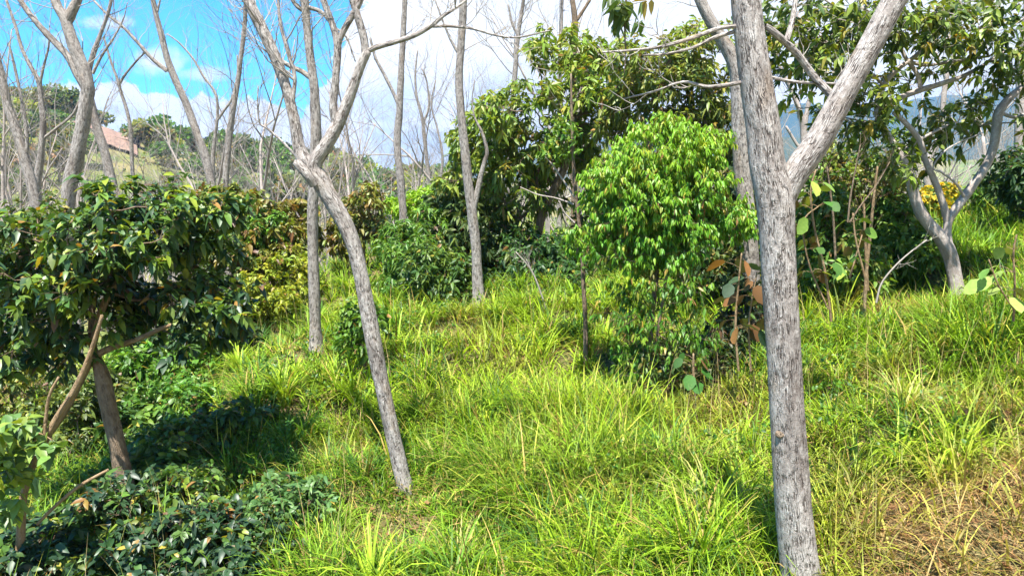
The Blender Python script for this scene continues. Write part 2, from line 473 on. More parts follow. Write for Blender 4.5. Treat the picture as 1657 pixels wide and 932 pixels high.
def tip_leaves(tips, dirs, k, L, W, palette, droop=0.35, spread=0.9, tl=0.12, r=rng, hang=0.25, jit=0.25):
    """k leaves round each twig tip"""
    n = len(tips); m = n * k
    B = np.repeat(tips, k, 0); Dd = np.repeat(norm(dirs), k, 0)
    q = r.uniform(0, 1, (m, 1))
    side = r.normal(size=(m, 3)); side = norm(side - Dd * (side * Dd).sum(1, keepdims=True))
    D = norm(Dd * r.uniform(0.1, 0.9, (m, 1)) + side * spread + np.array([0, 0, -hang]))
    P = B - Dd * q * tl
    Ls = L * r.uniform(1 - jit, 1 + jit, m); Ws = W * Ls / L
    # twigs share a tone: new flushes and old leaves come in bunches
    ct = pal(palette, n, r); C = np.repeat(ct, k, 0) * 0.6 + pal(palette, m, r) * 0.4
    return P, D, Ls, Ws, C


# ------------------------------------------------------------------ skeletons
def blob_pts(blobs, n, r=rng, shell=0.45):
    """points inside ellipsoids given as (px, py, distance, rx px, ry px, depth radius m)"""
    vol = np.array([b[3] * b[4] for b in blobs], float); vol /= vol.sum()
    out = []; cen = []
    for b, c in zip(blobs, r.multinomial(n, vol)):
        Y = b[2]; q = rdir(c, r) * (r.uniform(shell ** 3, 1, (c, 1)) ** (1 / 3))
        o = Pw(b[0], b[1], Y)
        sc = np.array([b[3] / FPX * Y, b[5] if len(b) > 5 else b[3] / FPX * Y, b[4] / FPX * Y])
        out.append(o + q * sc); cen.append(np.repeat(o[None], c, 0))
    return np.concatenate(out), np.concatenate(cen)


def skeleton(roots, pts, alpha=0.45):
    roots = np.asarray(roots, float)
    d0 = np.sqrt(((pts[:, None] - roots[None]) ** 2).sum(-1)).min(1)
    pts = pts[np.argsort(d0)]
    N = len(roots) + len(pts); pos = np.zeros((N, 3)); pos[:len(roots)] = roots
    plen = np.zeros(N); par = np.full(N, -1); par[1:len(roots)] = np.arange(len(roots) - 1)
    plen[:len(roots)] = np.linspace(0.3, 0, len(roots)) * 0
    c = len(roots)
    for p in pts:
        d = np.linalg.norm(pos[:c] - p, axis=1); j = np.argmin(d + alpha * plen[:c])
        pos[c] = p; par[c] = j; plen[c] = plen[j] + d[j]; c += 1
    cnt = np.ones(N)
    for i in range(N - 1, len(roots) - 1, -1):
        if par[i] >= 0: cnt[par[i]] += cnt[i]
    return pos, par, cnt, len(roots)


def leafy(name, label, cat, trunk, tr_r, blobs, nodes=90, tips=5, tw=0.22, k=9, L=0.14, W=0.026, palette=PAL_mango, mat=None, bark=None,
          r0=0.006, T=T_FULL, droop=0.35, hang=0.3, spread=0.9, flat=0.55, seed=1, group=None, up=0.25, roots=3, shell=0.45, extra=None, alpha=0.45, rmax=None,
          tl=0.12, lit_tips=None):
    """a leafy tree or shrub: trunk, branches grown to points in its crown, and leaves whorled on the twigs"""
    r = np.random.RandomState(seed)
    mat = mat or M_leaf; bark = bark or M_brown
    trunk = np.asarray(trunk, float); base = trunk[0].copy()
    root = thing(name, label, cat, base, group)
    tb = Tubes(); tb.add(trunk, tr_r, 9, bump=0.04); tb.build('trunk' if cat == 'tree' else 'stem', bark, root, base)
    pts, cen = blob_pts(blobs, nodes, r, shell)
    rts = trunk[-roots:] if roots < len(trunk) else trunk
    pos, par, cnt, nr = skeleton(rts, pts, alpha)
    bt = Tubes()
    rr = r0 * cnt ** 0.45
    rcap = rmax or float(np.atleast_1d(tr_r)[-1]) * 0.9
    rr = np.minimum(rr, rcap)
    for i in range(nr, len(pos)):
        a, b = pos[par[i]], pos[i]; d = np.linalg.norm(b - a)
        if d < 1e-4: continue
        m1 = a * 0.66 + b * 0.34 + r.normal(size=3) * d * 0.06 + [0, 0, -0.03 * d]
        m2 = a * 0.33 + b * 0.67 + r.normal(size=3) * d * 0.06 + [0, 0, -0.02 * d]
        ra = min(rr[par[i]], rr[i] * 1.35) if par[i] >= nr else rr[i] * 1.25
        bt.add([a, m1, m2, b], [ra, (ra + rr[i]) / 2, rr[i], rr[i]], 5)
    # twigs
    src = np.repeat(np.arange(nr, len(pos)), tips)
    c0 = pos[nr:].mean(0)
    outd = norm(pos[src] - c0) * 0.5 + norm(pos[src] - pos[np.maximum(par[src], 0)]) * 0.6
    dirs = norm(outd + r.normal(size=(len(src), 3)) * 0.75 + np.array([0, 0, up]))
    ln = tw * r.uniform(0.5, 1.3, (len(src), 1))
    tip = pos[src] + dirs * ln
    for a, b, rdd in zip(pos[src], tip, dirs):
        bt.add([a, (a + b) / 2 + [0, 0, 0.04 * tw], b], [r0 * 0.8, r0 * 0.6, r0 * 0.35], 3, cap=False)
    bt.build('branches', bark, root, base)
    P, D, Ls, Ws, C = tip_leaves(tip, dirs, k, L, W, palette, spread=spread, hang=hang, r=r, tl=tl, jit=.4)
    if lit_tips is not None:        # light on the crown painted as brighter leaf colour on outer, upper twigs
        q = (P - P.mean(0)) / (P.std(0) + 1e-6); out_ = np.linalg.norm(q * [1, 1, .6], axis=1) * .5 + q[:, 2] * .45
        wgt = (sst(out_ + r.normal(0, .35, len(P)), .5, 1.7) * .75)[:, None]; C = C * (1 - wgt) + pal(lit_tips, len(P), r) * wgt
    old = r.uniform(size=len(P)) < .03
    C[old] = pal([(2, (.30, .17, .05)), (1, (.38, .30, .05)), (1, (.14, .08, .04))], len(P), r)[old]
    leaves('crown' if cat == 'tree' else 'foliage', P, D, Ls, Ws, C, mat, root, base, T=T, droop=droop, flat=flat, r=r)
    if extra: extra(root, base, r)
    return root


# ------------------------------------------------------------------ bare trees
def bare_branch(bufs, p, d, L, r0, lev, r, maxlev=3, upb=0.10, kids=(4, 3, 3), seg=6, ang=0.75, wig=0.13):
    P = [p]; R = [r0]; dd = norm(d)
    for i in range(seg):
        dd = norm(dd + r.normal(size=3) * wig + np.array([0, 0, upb]))
        P.append(P[-1] + dd * L / seg); R.append(r0 * (1 - 0.75 * (i + 1) / seg))
    P = np.array(P); R = np.array(R)
    bufs[min(lev, len(bufs) - 1)].add(P, R, (9, 6, 4, 3, 3)[min(lev, 4)], bump=0.03 if lev == 0 else 0, cap=lev < 2)
    if lev < maxlev:
        nk = kids[min(lev, len(kids) - 1)]
        for j in range(nk):
            t = r.uniform(0.3, 1.0) if lev else r.uniform(0.4, 1.0)
            i = t * seg; a = int(min(i, seg - 1)); f = i - a
            q = P[a] * (1 - f) + P[a + 1] * f
            td = norm(P[a + 1] - P[a]); sd = norm(np.cross(td, r.normal(size=3)))
            nd_ = norm(td * math.cos(ang * r.uniform(.6, 1.2)) + sd * math.sin(ang * r.uniform(.6, 1.2)))
            bare_branch(bufs, q, nd_, L * r.uniform(0.45, 0.75), max(R[a] * 0.6, 0.003), lev + 1, r, maxlev, upb, kids, seg, ang, wig)


def bare_tree_mesh(seed, H, r0, lean=0.1):
    """trunk that forks, with limbs and fine twigs; returns an Empty at the origin"""
    r = np.random.RandomState(seed)
    tk, tw_ = Tubes(), Tubes()
    d = norm(np.array([r.normal() * lean, r.normal() * lean, 1.0]))
    n = 9; P = [np.zeros(3)]; R = [r0]
    Ht = H * r.uniform(0.42, 0.6)
    for i in range(n):
        d = norm(d + r.normal(size=3) * 0.07 + [0, 0, 0.06]); P.append(P[-1] + d * Ht / n); R.append(r0 * (1 - 0.4 * (i + 1) / n))
    tk.add(P, R, 8, bump=0.03)
    P = np.array(P)
    nf = r.randint(2, 4); a0 = r.uniform(0, 6.28)
    for k in range(nf):
        a = a0 + k * 6.28 / nf + r.uniform(-.4, .4)
        dd = norm(np.array([math.cos(a) * .5, math.sin(a) * .5, 1.0]))
        bare_branch([tk, tk, tw_, tw_], P[-1], dd, H * r.uniform(0.4, 0.55), R[-1] * 0.7, 1, r, 4, 0.05, (4, 5, 4, 3), 6, 0.7)
    for k in range(r.randint(2, 5)):
        i = r.randint(3, n); a = r.uniform(0, 6.28)
        dd = norm(np.array([math.cos(a), math.sin(a), 0.6]))
        bare_branch([tk, tw_, tw_, tw_], P[i], dd, H * r.uniform(0.15, 0.32), R[i] * 0.4, 1, r, 3, 0.08, (4, 4, 3), 5, 0.7)
    return tk, tw_


def traced_tree(name, label, Y, limbs, bark=M_bark2, twigs=None, seed=5, sides=12, bump=0.05, ground=True, sink=0.25, cat='tree', group=None):
    """limbs[0] is the trunk, the others its branches, all traced; fine twigs grow from them"""
    r = np.random.RandomState(seed)
    P, R = trace(limbs[0], Y)
    b = P[0].copy(); base = b
    if ground:
        g0 = float(gz(b[0], b[1]))
        if b[2] > g0 - sink:
            d = norm(P[0] - P[3]); k = (b[2] - (g0 - sink)) / max(-d[2], 0.3)
            ex = np.array([P[0] + d * k * t for t in np.linspace(1, 0, max(2, int(k / 0.3) + 2))[:-1]])
            P = np.vstack([ex, P]); R = np.concatenate([np.full(len(ex), R[0]) * np.linspace(1.12, 1.0, len(ex)), R])
        base = np.array([P[0][0], P[0][1], g0])
        # root flare
        h = P[:, 2] - g0
        R = R * (1 + 0.5 * np.exp(-np.maximum(h, 0) / 0.16))
    root = thing(name, label, cat, base, group)
    tb = Tubes(); tb.add(P, R, sides * 2, bump=bump); tb.build('trunk', bark, root, base)
    allp = [(P, R)]
    for lb in limbs[1:]:
        P2, R2 = trace(lb, Y)
        t2 = Tubes(); t2.add(P2, R2, sides, bump=bump * 0.8); t2.build('branch', bark, root, base)
        allp.append((P2, R2))
    if twigs:
        for (li, t0, t1, n, L, rr, lev) in twigs:
            Pq, Rq = allp[li]
            for _ in range(n):
                i = int(r.uniform(t0, t1) * (len(Pq) - 2)); q = Pq[i]; td = norm(Pq[i + 1] - Pq[i])
                sd = norm(np.cross(td, r.normal(size=3)))
                tw_ = Tubes()
                bare_branch([tw_] * 4, q, norm(td * 0.6 + sd * 0.8), L * r.uniform(0.5, 1.2), min(rr, Rq[i] * 0.6), 1, r, 1 + lev, 0.07, (3, 4, 3, 3), 6, 0.7)
                tw_.build('twig', M_twig, root, base)
    return root


# ------------------------------------------------------------------ ground sheet
def graded(a, b, fine_a, fine_b, step, grow=1.12):
    v = list(np.arange(fine_a, fine_b + 1e-6, step)); s = step
    while v[-1] < b: s *= grow; v.append(v[-1] + s)
    s = step
    while v[0] > a: s *= grow; v.insert(0, v[0] - s)
    return np.array(v)


def grid_mesh(name, xs, ys, z, mat, label=None, col=None):
    X, Y = np.meshgrid(xs, ys); n, m = X.shape
    V = np.stack([X, Y, z], -1).reshape(-1, 3)
    i = (np.arange(n - 1)[:, None] * m + np.arange(m - 1)[None])
    Q = np.stack([i, i + 1, i + m + 1, i + m], -1).reshape(-1, 4)
    return mesh_np(name, V, Q, mat=mat, col=col)


def ground_mat():
    m, nt, g, out = new_mat('ground_cover')
    geo = nd(nt, 'ShaderNodeNewGeometry'); pos = geo.outputs['Position']
    sp = nd(nt, 'ShaderNodeSeparateXYZ'); nt.links.new(pos, sp.inputs[0])
    n1 = g.noise(pos, 1.3, 6.0, 0.65); n2 = g.noise(pos, 14.0, 5.0, 0.7); n3 = g.noise(pos, 0.035, 5.0, 0.6); n4 = g.noise(pos, 0.25, 5.0, 0.7)
    near = g.mix(g.ramp(n1, 0.35, 0.65), (0.055, 0.075, 0.018), (0.12, 0.085, 0.045))
    near = g.mix(g.ramp(n2, 0.4, 0.7), near, (0.17, 0.14, 0.06))
    far = g.mix(g.ramp(n4, 0.35, 0.62), (0.06, 0.10, 0.025), (0.16, 0.17, 0.05))
    far = g.mix(g.ramp(n3, 0.45, 0.62), far, (0.24, 0.19, 0.09))
    c = g.mix(g.ramp(sp.outputs[1], 24.0, 45.0), near, far)
    p = nd(nt, 'ShaderNodeBsdfPrincipled'); g.set(p.inputs['Base Color'], c); p.inputs['Roughness'].default_value = 0.95
    p.inputs['Specular IOR Level'].default_value = 0.1
    bp = nd(nt, 'ShaderNodeBump'); bp.inputs['Distance'].default_value = 0.05; bp.inputs['Strength'].default_value = 0.6
    nt.links.new(n2, bp.inputs['Height']); nt.links.new(bp.outputs[0], p.inputs['Normal'])
    nt.links.new(p.outputs[0], out.inputs['Surface'])
    return m


xs = graded(-3600, 3600, -14, 18, 0.22, 1.09)
ys = graded(-40, 2700, 0.5, 26, 0.22, 1.07)
XX, YY = np.meshgrid(xs, ys)
gr = grid_mesh('ground', xs, ys, gz(XX, YY), ground_mat())
tag(gr, 'grassy slope that falls to the left and rises to the right', kind='structure')


# far ridges, blue with air
def ridge(name, label, Y, depth, sil, seed, mat, amp, base=-60):
    S = np.array(sil, float); W = Pw(S[:, 0], S[:, 1], Y)
    x = np.linspace(W[0, 0], W[-1, 0], 260); y = np.linspace(Y - depth, Y + depth, 70)
    X, Yy = np.meshgrid(x, y)
    h = np.interp(X, W[:, 0], W[:, 2])
    t = (Yy - Y) / depth; prof = np.clip(1 - np.abs(t) ** 1.2, 0, 1)
    sp_ = 1.0 / depth
    z = base + (h - base) * prof + amp * prof * (0.6 * wob(X, Yy * 0.5, 9 * sp_, seed) + 0.5 * np.abs(wob(X, Yy * 0.4, 26 * sp_, seed + 1)) + 0.25 * wob(X, Yy, 70 * sp_, seed + 2)) * (1 - prof * 0.5)
    o = grid_mesh(name, x, y, z, mat)
    tag(o, label, kind='structure'); return o


M_mtn = plain_mat('mountain_forest', (0.022, 0.05, 0.04), 0.95, (0.045, 0.07, 0.04), 0.006)
M_low = plain_mat('foothill_fields', (0.10, 0.15, 0.04), 0.95, (0.26, 0.22, 0.09), 0.012)
ridge('mountains', 'high blue mountains across the valley on the right', 2200, 550,
      [(-200, 300), (500, 290), (640, 276), (720, 268), (820, 250), (920, 236), (1000, 226), (1120, 206), (1220, 184), (1290, 168), (1350, 172), (1420, 170), (1500, 158), (1580, 150), (1657, 142), (1900, 135), (2300, 180)], 21, M_mtn, 16)
ridge('foothills', 'lower hazy foothills below the blue mountains', 1250, 330,
      [(600, 300), (760, 285), (900, 268), (1000, 262), (1150, 245), (1250, 222), (1340, 226), (1430, 238), (1520, 232), (1600, 214), (1700, 200), (1950, 190), (2300, 240)], 31, M_mtn, 12)
ridge('low_hills', 'sunlit olive and tan hills beyond the bare trees', 620, 190,
      [(800, 305), (950, 292), (1100, 285), (1250, 272), (1350, 266), (1450, 270), (1560, 262), (1657, 250), (1850, 240), (2300, 280)], 41, M_low, 5, base=-45)

HAZE = True
if HAZE:
    me = bpy.data.meshes.new('haze')
    x0, x1, y0, y1, z0, z1 = -4300, 4300, -60, 3300, -160, 340
    v = [(x, y, z) for z in (z0, z1) for y in (y0, y1) for x in (x0, x1)]
    f = [(0, 2, 3, 1), (4, 5, 7, 6), (0, 1, 5, 4), (2, 6, 7, 3), (0, 4, 6, 2), (1, 3, 7, 5)]
    me.from_pydata(v, [], f); me.update()
    hz = bpy.data.objects.new('haze', me); link(hz)
    tag(hz, 'thin bluish air that fades the far mountains', kind='stuff')
    m, nt, g, out = new_mat('haze')
    pv = nd(nt, 'ShaderNodeVolumePrincipled')
    pv.inputs['Color'].default_value = (0.20, 0.44, 0.92, 1); pv.inputs['Density'].default_value = 0.00017
    pv.inputs['Anisotropy'].default_value = 0.0
    nt.links.new(pv.outputs[0], out.inputs['Volume'])
    me.materials.append(m)

# ------------------------------------------------------------------ the bare trees in front
# the big forked trunk on the right
T1 = traced_tree('forked_tree', 'thick pale grey bare trunk nearest the camera, forking into a Y at head height', 4.6, [
    [(1302, 1010, 68), (1296, 935, 64), (1282, 800, 59), (1270, 600, 55), (1258, 400, 55), (1253, 320, 60), (1242, 270, 55), (1234, 200, 52), (1219, 100, 48), (1207, 0, 45), (1200, -120, 42), (1190, -260, 36)],
    [(1258, 345, 36), (1284, 285, 42), (1325, 226, 41), (1372, 140, 37), (1415, 62, 36), (1448, 0, 36), (1500, -90, 34), (1540, -200, 28)],
    [(1238, 42, 8, -.02), (1255, 55, 11, .0), (1290, 88, 11, .1), (1320, 128, 12, .12), (1350, 158, 13, .1), (1366, 166, 12, .02)],
    [(1273, 66, 9, .05), (1283, 30, 8, .1), (1290, -20, 7, .15)],
    [(1205, 42, 7), (1165, 46, 6.5, -.05), (1120, 62, 6.5, -.1), (1070, 76, 5, -.1), (1020, 82, 4, -.1), (975, 85, 2.5, -.1)],
    [(1205, 48, 6), (1160, 60, 6), (1120, 78, 4.5), (1075, 88, 3.5), (1040, 90, 2.5)],
    [(1215, 131, 7), (1150, 141, 6), (1105, 133, 4), (1060, 148, 3), (1010, 160, 2)],
    [(1243, 125, 5, .05), (1285, 133, 5, .1), (1330, 135, 4, .15), (1390, 138, 2.5, .2)]],
    bark=M_bark, sides=40, bump=0.012, seed=11,
    twigs=[(4, .5, 1, 3, .25, .003, 1), (5, .5, 1, 2, .2, .003, 1), (6, .4, 1, 4, .3, .003, 1), (7, .3, 1, 2, .25, .003, 1)])

def knot(root, px, py, Y, w, mat):
    c = Pw(px, py, Y); base = np.array(root.location); tb = Tubes(); n_ = norm(-c)
    tb.add([c - n_ * w * .5, c - n_ * w * .1, c + n_ * w * .06, c + n_ * w * .12, c + n_ * w * .07], [w * 1.2, w * 1.0, w * .8, w * .55, w * .25], 12, bump=.1)
    tb.build('knot', mat, root, base)


knot(T1, 1262, 702, 4.52, .024, M_brown); knot(T1, 1278, 512, 4.52, .014, M_brown)

# the leaning trunk in the middle
T2 = traced_tree('leaning_tree', 'slender grey trunk leaning left in mid-slope, forking high with a long branch reaching right', 7.3, [
    [(664, 838, 22), (655, 790, 22), (645, 745, 24), (625, 655, 25), (602, 540, 26), (583, 440, 24), (565, 378, 25), (540, 330, 27), (517, 292, 29), (508, 268, 25), (528, 236, 22), (548, 200, 19), (568, 150, 16), (582, 110, 15), (594, 84, 14)],
    [(520, 296, 24), (497, 268, 26), (484, 240, 20), (475, 190, 17), (462, 140, 17), (445, 92, 18), (425, 48, 18), (405, 8, 17), (385, -50, 15), (360, -120, 12)],
    [(544, 203, 13), (539, 175, 13), (543, 130, 12), (546, 90, 12), (545, 65, 12), (537, 38, 10), (524, 2, 10), (512, -50, 8)],
    [(547, 72, 9), (556, 50, 10), (572, 22, 10), (584, -2, 10), (600, -60, 8)],
    [(592, 90, 13), (588, 60, 12), (577, 22, 12), (566, -15, 11), (545, -90, 9)],
    [(592, 84, 9), (612, 76, 8.5), (640, 68, 8), (672, 57, 7.5), (698, 42, 7), (718, 26, 5), (740, 12, 4), (760, -4, 3)],
    [(700, 43, 5), (730, 43, 4.5), (765, 47, 4), (800, 57, 3.5), (836, 61, 3), (890, 50, 2)],
    [(482, 192, 7), (474, 165, 7.5), (477, 125, 6), (466, 85, 6), (453, 35, 5), (450, -10, 4)],
    [(478, 252, 4.5), (455, 228, 4), (432, 208, 3.5), (420, 198, 3), (417, 165, 2.5), (418, 140, 2)],
    [(508, 300, 14, -.12), (497, 284, 15, -.16), (482, 266, 15, -.16), (479, 262, 12, -.16)]],
    bark=M_bark, sides=18, bump=0.03, seed=12,
    twigs=[(7, .3, 1, 6, .8, .008, 2), (1, .6, 1, 5, .9, .008, 2), (5, .5, 1, 5, .6, .006, 2), (6, .3, 1, 5, .5, .005, 1), (8, .3, 1, 5, .5, .004, 1), (4, .5, 1, 3, .6, .006, 2), (2, .4, .95, 2, .5, .006, 1)])

T3 = traced_tree('bare_tree', 'straight grey trunk rising from the grass just left of the leaning trunk', 11.0, [
    [(512, 572, 20), (510, 520, 18), (508, 450, 18), (506, 380, 17), (507, 300, 17), (511, 230, 17), (509, 150, 15), (503, 100, 13), (497, 50, 12), (493, 0, 13), (488, -90, 11)],
    [(504, 127, 9), (488, 116, 8), (470, 108, 7), (452, 96, 6), (440, 82, 5), (425, 45, 4), (412, 10, 3)],
    [(495, 20, 7), (478, 8, 6), (462, -20, 5)],
    [(497, 12, 7), (520, 20, 6), (538, 42, 4), (560, 60, 3), (575, 100, 2)]],
    seed=13, bump=0.035, twigs=[(1, .4, 1, 6, 1.0, .01, 2), (0, .7, .95, 5, 1.2, .01, 2), (3, .4, 1, 4, .8, .006, 1)])

T4 = traced_tree('bare_tree', 'grey trunk with a short side fork, standing in front of the dark dense shrubs', 13.2, [
    [(776, 500, 18), (773, 455, 17), (770, 400, 16), (764, 345, 16), (757, 290, 15), (751, 235, 14), (745, 170, 13), (743, 120, 12), (746, 70, 12), (749, 20, 12), (750, -60, 11)],
    [(765, 345, 9), (771, 318, 9), (778, 285, 8), (784, 262, 7), (788, 245, 6), (780, 215, 4.5), (768, 190, 3), (764, 160, 2), (768, 130, 1)],
    [(742, 88, 5), (728, 62, 4), (715, 30, 3), (704, 0, 2)]],
    seed=14, bump=0.035, twigs=[(0, .75, 1, 4, 1.3, .01, 2), (2, .4, 1, 3, .8, .006, 2)])

T5 = traced_tree('bare_tree', 'thin straight grey trunk against white cloud, right of the leaning trunk', 19.0, [
    [(656, 392, 13), (652, 340, 12.5), (648, 290, 12), (643, 240, 11.5), (646, 180, 11), (649, 120, 10), (652, 60, 9), (655, 0, 8), (658, -70, 7)],
    [(644, 168, 6), (634, 145, 5.5), (620, 118, 5), (607, 92, 4.5), (599, 62, 3.5)]],
    seed=15, twigs=[(0, .7, 1, 5, 1.4, .012, 2), (1, .5, 1, 2, .5, .006, 1)])

T6 = traced_tree('bare_tree', 'stout pale forked trunk on the left above the dark leafy tree', 15.5, [
    [(108, 360, 22), (112, 310, 22), (121, 265, 22), (132, 215, 21), (140, 165, 20), (141, 138, 20), (132, 105, 19), (118, 70, 18), (108, 38, 17), (104, 28, 16), (92, 8, 13), (80, -30, 11)],
    [(108, 36, 15), (116, 20, 15), (126, -2, 14), (140, -50, 12)],
    [(138, 142, 14), (124, 118, 13), (110, 92, 11), (88, 68, 10), (62, 40, 9), (40, 12, 8), (15, -30, 7)]],
    seed=16, bark=M_bark2, bump=0.05, twigs=[(0, .75, 1, 5, 1.4, .012, 2), (2, .2, 1, 8, 1.2, .01, 2), (1, .3, 1, 3, 1.2, .012, 2), (0, .45, .75, 4, 1.4, .012, 2)])

T6b = traced_tree('bare_tree', 'shaded brownish trunk right behind the stout forked trunk on the left', 20.0, [
    [(190, 330, 16), (180, 292, 15), (170, 250, 14), (158, 210, 13), (148, 170, 12), (142, 130, 9), (150, 90, 8), (163, 55, 6), (178, 10, 5), (184, -40, 4)],
    [(150, 120, 5), (165, 90, 4), (185, 60, 3), (200, 30, 2), (206, 5, 1)]],
    seed=17, bark=M_bark2, twigs=[(0, .5, 1, 6, 1.5, .014, 2), (0, .2, .5, 2, 1.2, .01, 2)])

T7 = traced_tree('bare_tree', 'tall bare grey tree curving left with a long branch, between blue sky and left hill', 21.0, [
    [(352, 345, 14), (344, 305, 13), (334, 262, 13), (318, 215, 12), (302, 170, 11.5), (284, 130, 11), (272, 100, 10), (262, 60, 9), (252, 22, 8), (244, -15, 7)],
    [(270, 115, 7), (248, 97, 6), (228, 75, 5), (200, 45, 4.5), (175, 25, 4), (152, 2, 3)],
    [(253, 25, 4), (258, 5, 3), (262, -20, 2)]],
    seed=18, twigs=[(1, .1, 1, 7, 1.3, .012, 2), (0, .55, .95, 5, 1.4, .012, 2)])

T8 = traced_tree('bare_tree', 'slim bare grey tree leaning slightly right at the edge of the blue sky', 23.0, [
    [(368, 430, 11), (366, 370, 11), (365, 310, 10), (368, 255, 9.5), (374, 200, 9), (382, 150, 8), (389, 100, 7), (395, 50, 7), (398, 0, 6), (402, -40, 5)]],
    seed=19, twigs=[(0, .4, 1, 9, 1.5, .014, 2)])

T9 = traced_tree('bare_tree', 'dark twisted bare trunk at the left edge crossing another trunk', 17.0, [
    [(62, 350, 17), (52, 300, 16), (40, 260, 15), (28, 215, 14), (14, 175, 13), (2, 125, 12), (-12, 60, 10), (-20, 0, 8)],
    [(40, 262, 7), (44, 232, 6), (40, 190, 5), (24, 110, 4), (14, 70, 3)]],
    seed=20, bark=M_bark2, twigs=[(0, .5, 1, 5, 1.4, .012, 2), (1, .2, 1, 4, 1.0, .01, 2), (0, .15, .5, 4, 1.0, .01, 2)])
T9b = traced_tree('bare_tree', 'bare grey trunk at far left splitting into a thin Y above the hill', 19.0, [
    [(64, 350, 13), (60, 300, 12), (66, 250, 10), (70, 200, 9), (66, 160, 8), (62, 132, 7), (48, 105, 6), (36, 80, 5), (24, 40, 4.5), (10, 0, 4)],
    [(64, 138, 5), (70, 110, 4), (78, 80, 3), (80, 60, 2.5)],
    [(70, 225, 5), (95, 205, 4), (118, 185, 4), (132, 155, 3)]],
    seed=21, twigs=[(0, .6, 1, 8, 1.2, .01, 2), (1, .3, 1, 3, .8, .008, 2)])
T9c = traced_tree('bare_tree', 'very thin pale bare tree between the blue sky and left hill, forking low', 26.0, [
    [(343, 330, 6), (344, 290, 6), (345, 250, 6), (349, 215, 5), (352, 180, 4.5), (348, 150, 4), (330, 125, 3.5), (312, 95, 3), (290, 70, 2.5), (270, 55, 2)],
    [(350, 198, 4), (362, 180, 4), (376, 158, 3.5), (384, 120, 3), (384, 90, 2.5)]],
    seed=22, twigs=[(0, .5, 1, 7, 1.3, .012, 2), (1, .3, 1, 4, 1.0, .01, 2)])
T9d = traced_tree('bare_tree', 'spindly bare tree with upturned twigs left of the long curved branch', 24.0, [
    [(218, 320, 6), (214, 270, 6), (212, 220, 6), (207, 185, 5), (196, 150, 5), (190, 130, 4), (178, 95, 3.5), (168, 60, 3)],
    [(192, 137, 4), (205, 118, 3.5), (222, 98, 3), (235, 85, 2.5)]],
    seed=23, twigs=[(0, .4, 1, 8, 1.3, .012, 2), (1, .3, 1, 4, 1.0, .01, 2)])

T10 = traced_tree('bare_tree', 'straight brownish-grey trunk just left of the big forked trunk, half behind it', 9.8, [
    [(1222, 560, 28), (1216, 450, 27), (1209, 350, 27), (1203, 290, 27), (1198, 220, 27), (1196, 160, 25), (1192, 115, 23), (1178, 80, 21), (1158, 48, 19), (1142, 20, 18), (1130, -8, 17), (1112, -60, 15)]],
    seed=24, bark=M_bark2, bump=0.03, twigs=[(0, .7, 1, 2, .8, .01, 1)])

T13 = traced_tree('bare_tree', 'slim dark trunk rising behind the centre tree beside the thin sapling', 19.5, [
    [(930, 378, 11), (929, 320, 11), (928, 250, 11), (927, 180, 10), (928, 110, 10), (930, 60, 10), (930, 30, 9), (926, 0, 8), (920, -40, 7)],
    [(930, 38, 6), (942, 20, 5), (955, 0, 4)]],
    seed=25, bark=M_brown, twigs=[(0, .75, 1, 6, 1.2, .012, 2)])
T13b = traced_tree('bare_tree', 'pale broad trunk seen through the gap under the centre tree', 23.0, [
    [(952, 385, 17), (947, 330, 16), (942, 270, 15), (940, 220, 14), (938, 150, 12), (936, 80, 10)]],
    seed=26, bark=M_pale)
T14 = traced_tree('bare_tree', 'bare grey tree top poking above the centre tree on its left', 22.0, [
    [(818, 390, 11), (822, 300, 10), (828, 200, 9), (833, 120, 8), (838, 60, 7), (844, 20, 6), (850, -20, 5)],
    [(838, 60, 4), (828, 35, 3.5), (822, 8, 3)]],
    seed=27, twigs=[(0, .5, 1, 9, 1.6, .013, 2)])
T14b = traced_tree('bare_tree', 'thin bare vertical stem above the middle of the centre tree', 21.0, [
    [(905, 390, 9), (905, 300, 8), (905, 200, 8), (906, 100, 7), (908, 40, 6), (909, 0, 6), (910, -40, 5)]],
    seed=28, twigs=[(0, .6, 1, 5, 1.3, .012, 2)])
T15 = traced_tree('bare_tree', 'small bare tree with a broom of fine twigs against white cloud', 30.0, [
    [(702, 350, 7), (696, 300, 6.5), (690, 255, 6), (686, 215, 6), (683, 190, 5), (674, 155, 4), (672, 120, 3), (676, 80, 2)],
    [(685, 200, 4), (694, 170, 3), (690, 130, 2.5), (682, 110, 2)],
    [(706, 330, 4), (716, 260, 4), (708, 210, 3), (698, 170, 2.5), (705, 130, 2)]],
    seed=29, twigs=[(0, .45, 1, 12, 1.7, .012, 2), (1, .1, 1, 9, 1.5, .01, 2), (2, .3, 1, 8, 1.6, .01, 2)])
T12 = traced_tree('bare_tree', 'pale vertical trunk at the right edge of the picture behind the leafy limb', 17.0, [
    [(1652, 350, 20), (1651, 300, 19), (1652, 240, 19), (1653, 180, 18), (1656, 120, 17), (1660, 60, 15), (1664, 0, 12), (1660, -100, 8), (1668, -190, 3)],
    [(1652, 245, 5), (1640, 270, 4), (1628, 300, 3)]],
    seed=30, bark=M_pale, twigs=[(0, .7, 1, 4, 1.2, .012, 2)])
T12b = traced_tree('bare_tree', 'pale forked bare tree behind the forked limb of the big trunk', 18.0, [
    [(1300, 340, 12), (1302, 290, 11), (1302, 240, 11), (1300, 205, 10), (1292, 175, 8), (1280, 145, 7), (1262, 110, 6), (1250, 70, 5)],
    [(1301, 215, 8), (1306, 180, 7), (1312, 150, 6), (1318, 120, 5), (1330, 80, 4)],
    [(1304, 250, 6), (1290, 235, 5), (1272, 205, 4)]],
    seed=31, bark=M_pale, twigs=[(0, .5, 1, 6, 1.2, .012, 2), (1, .4, 1, 5, 1.2, .012, 2)])
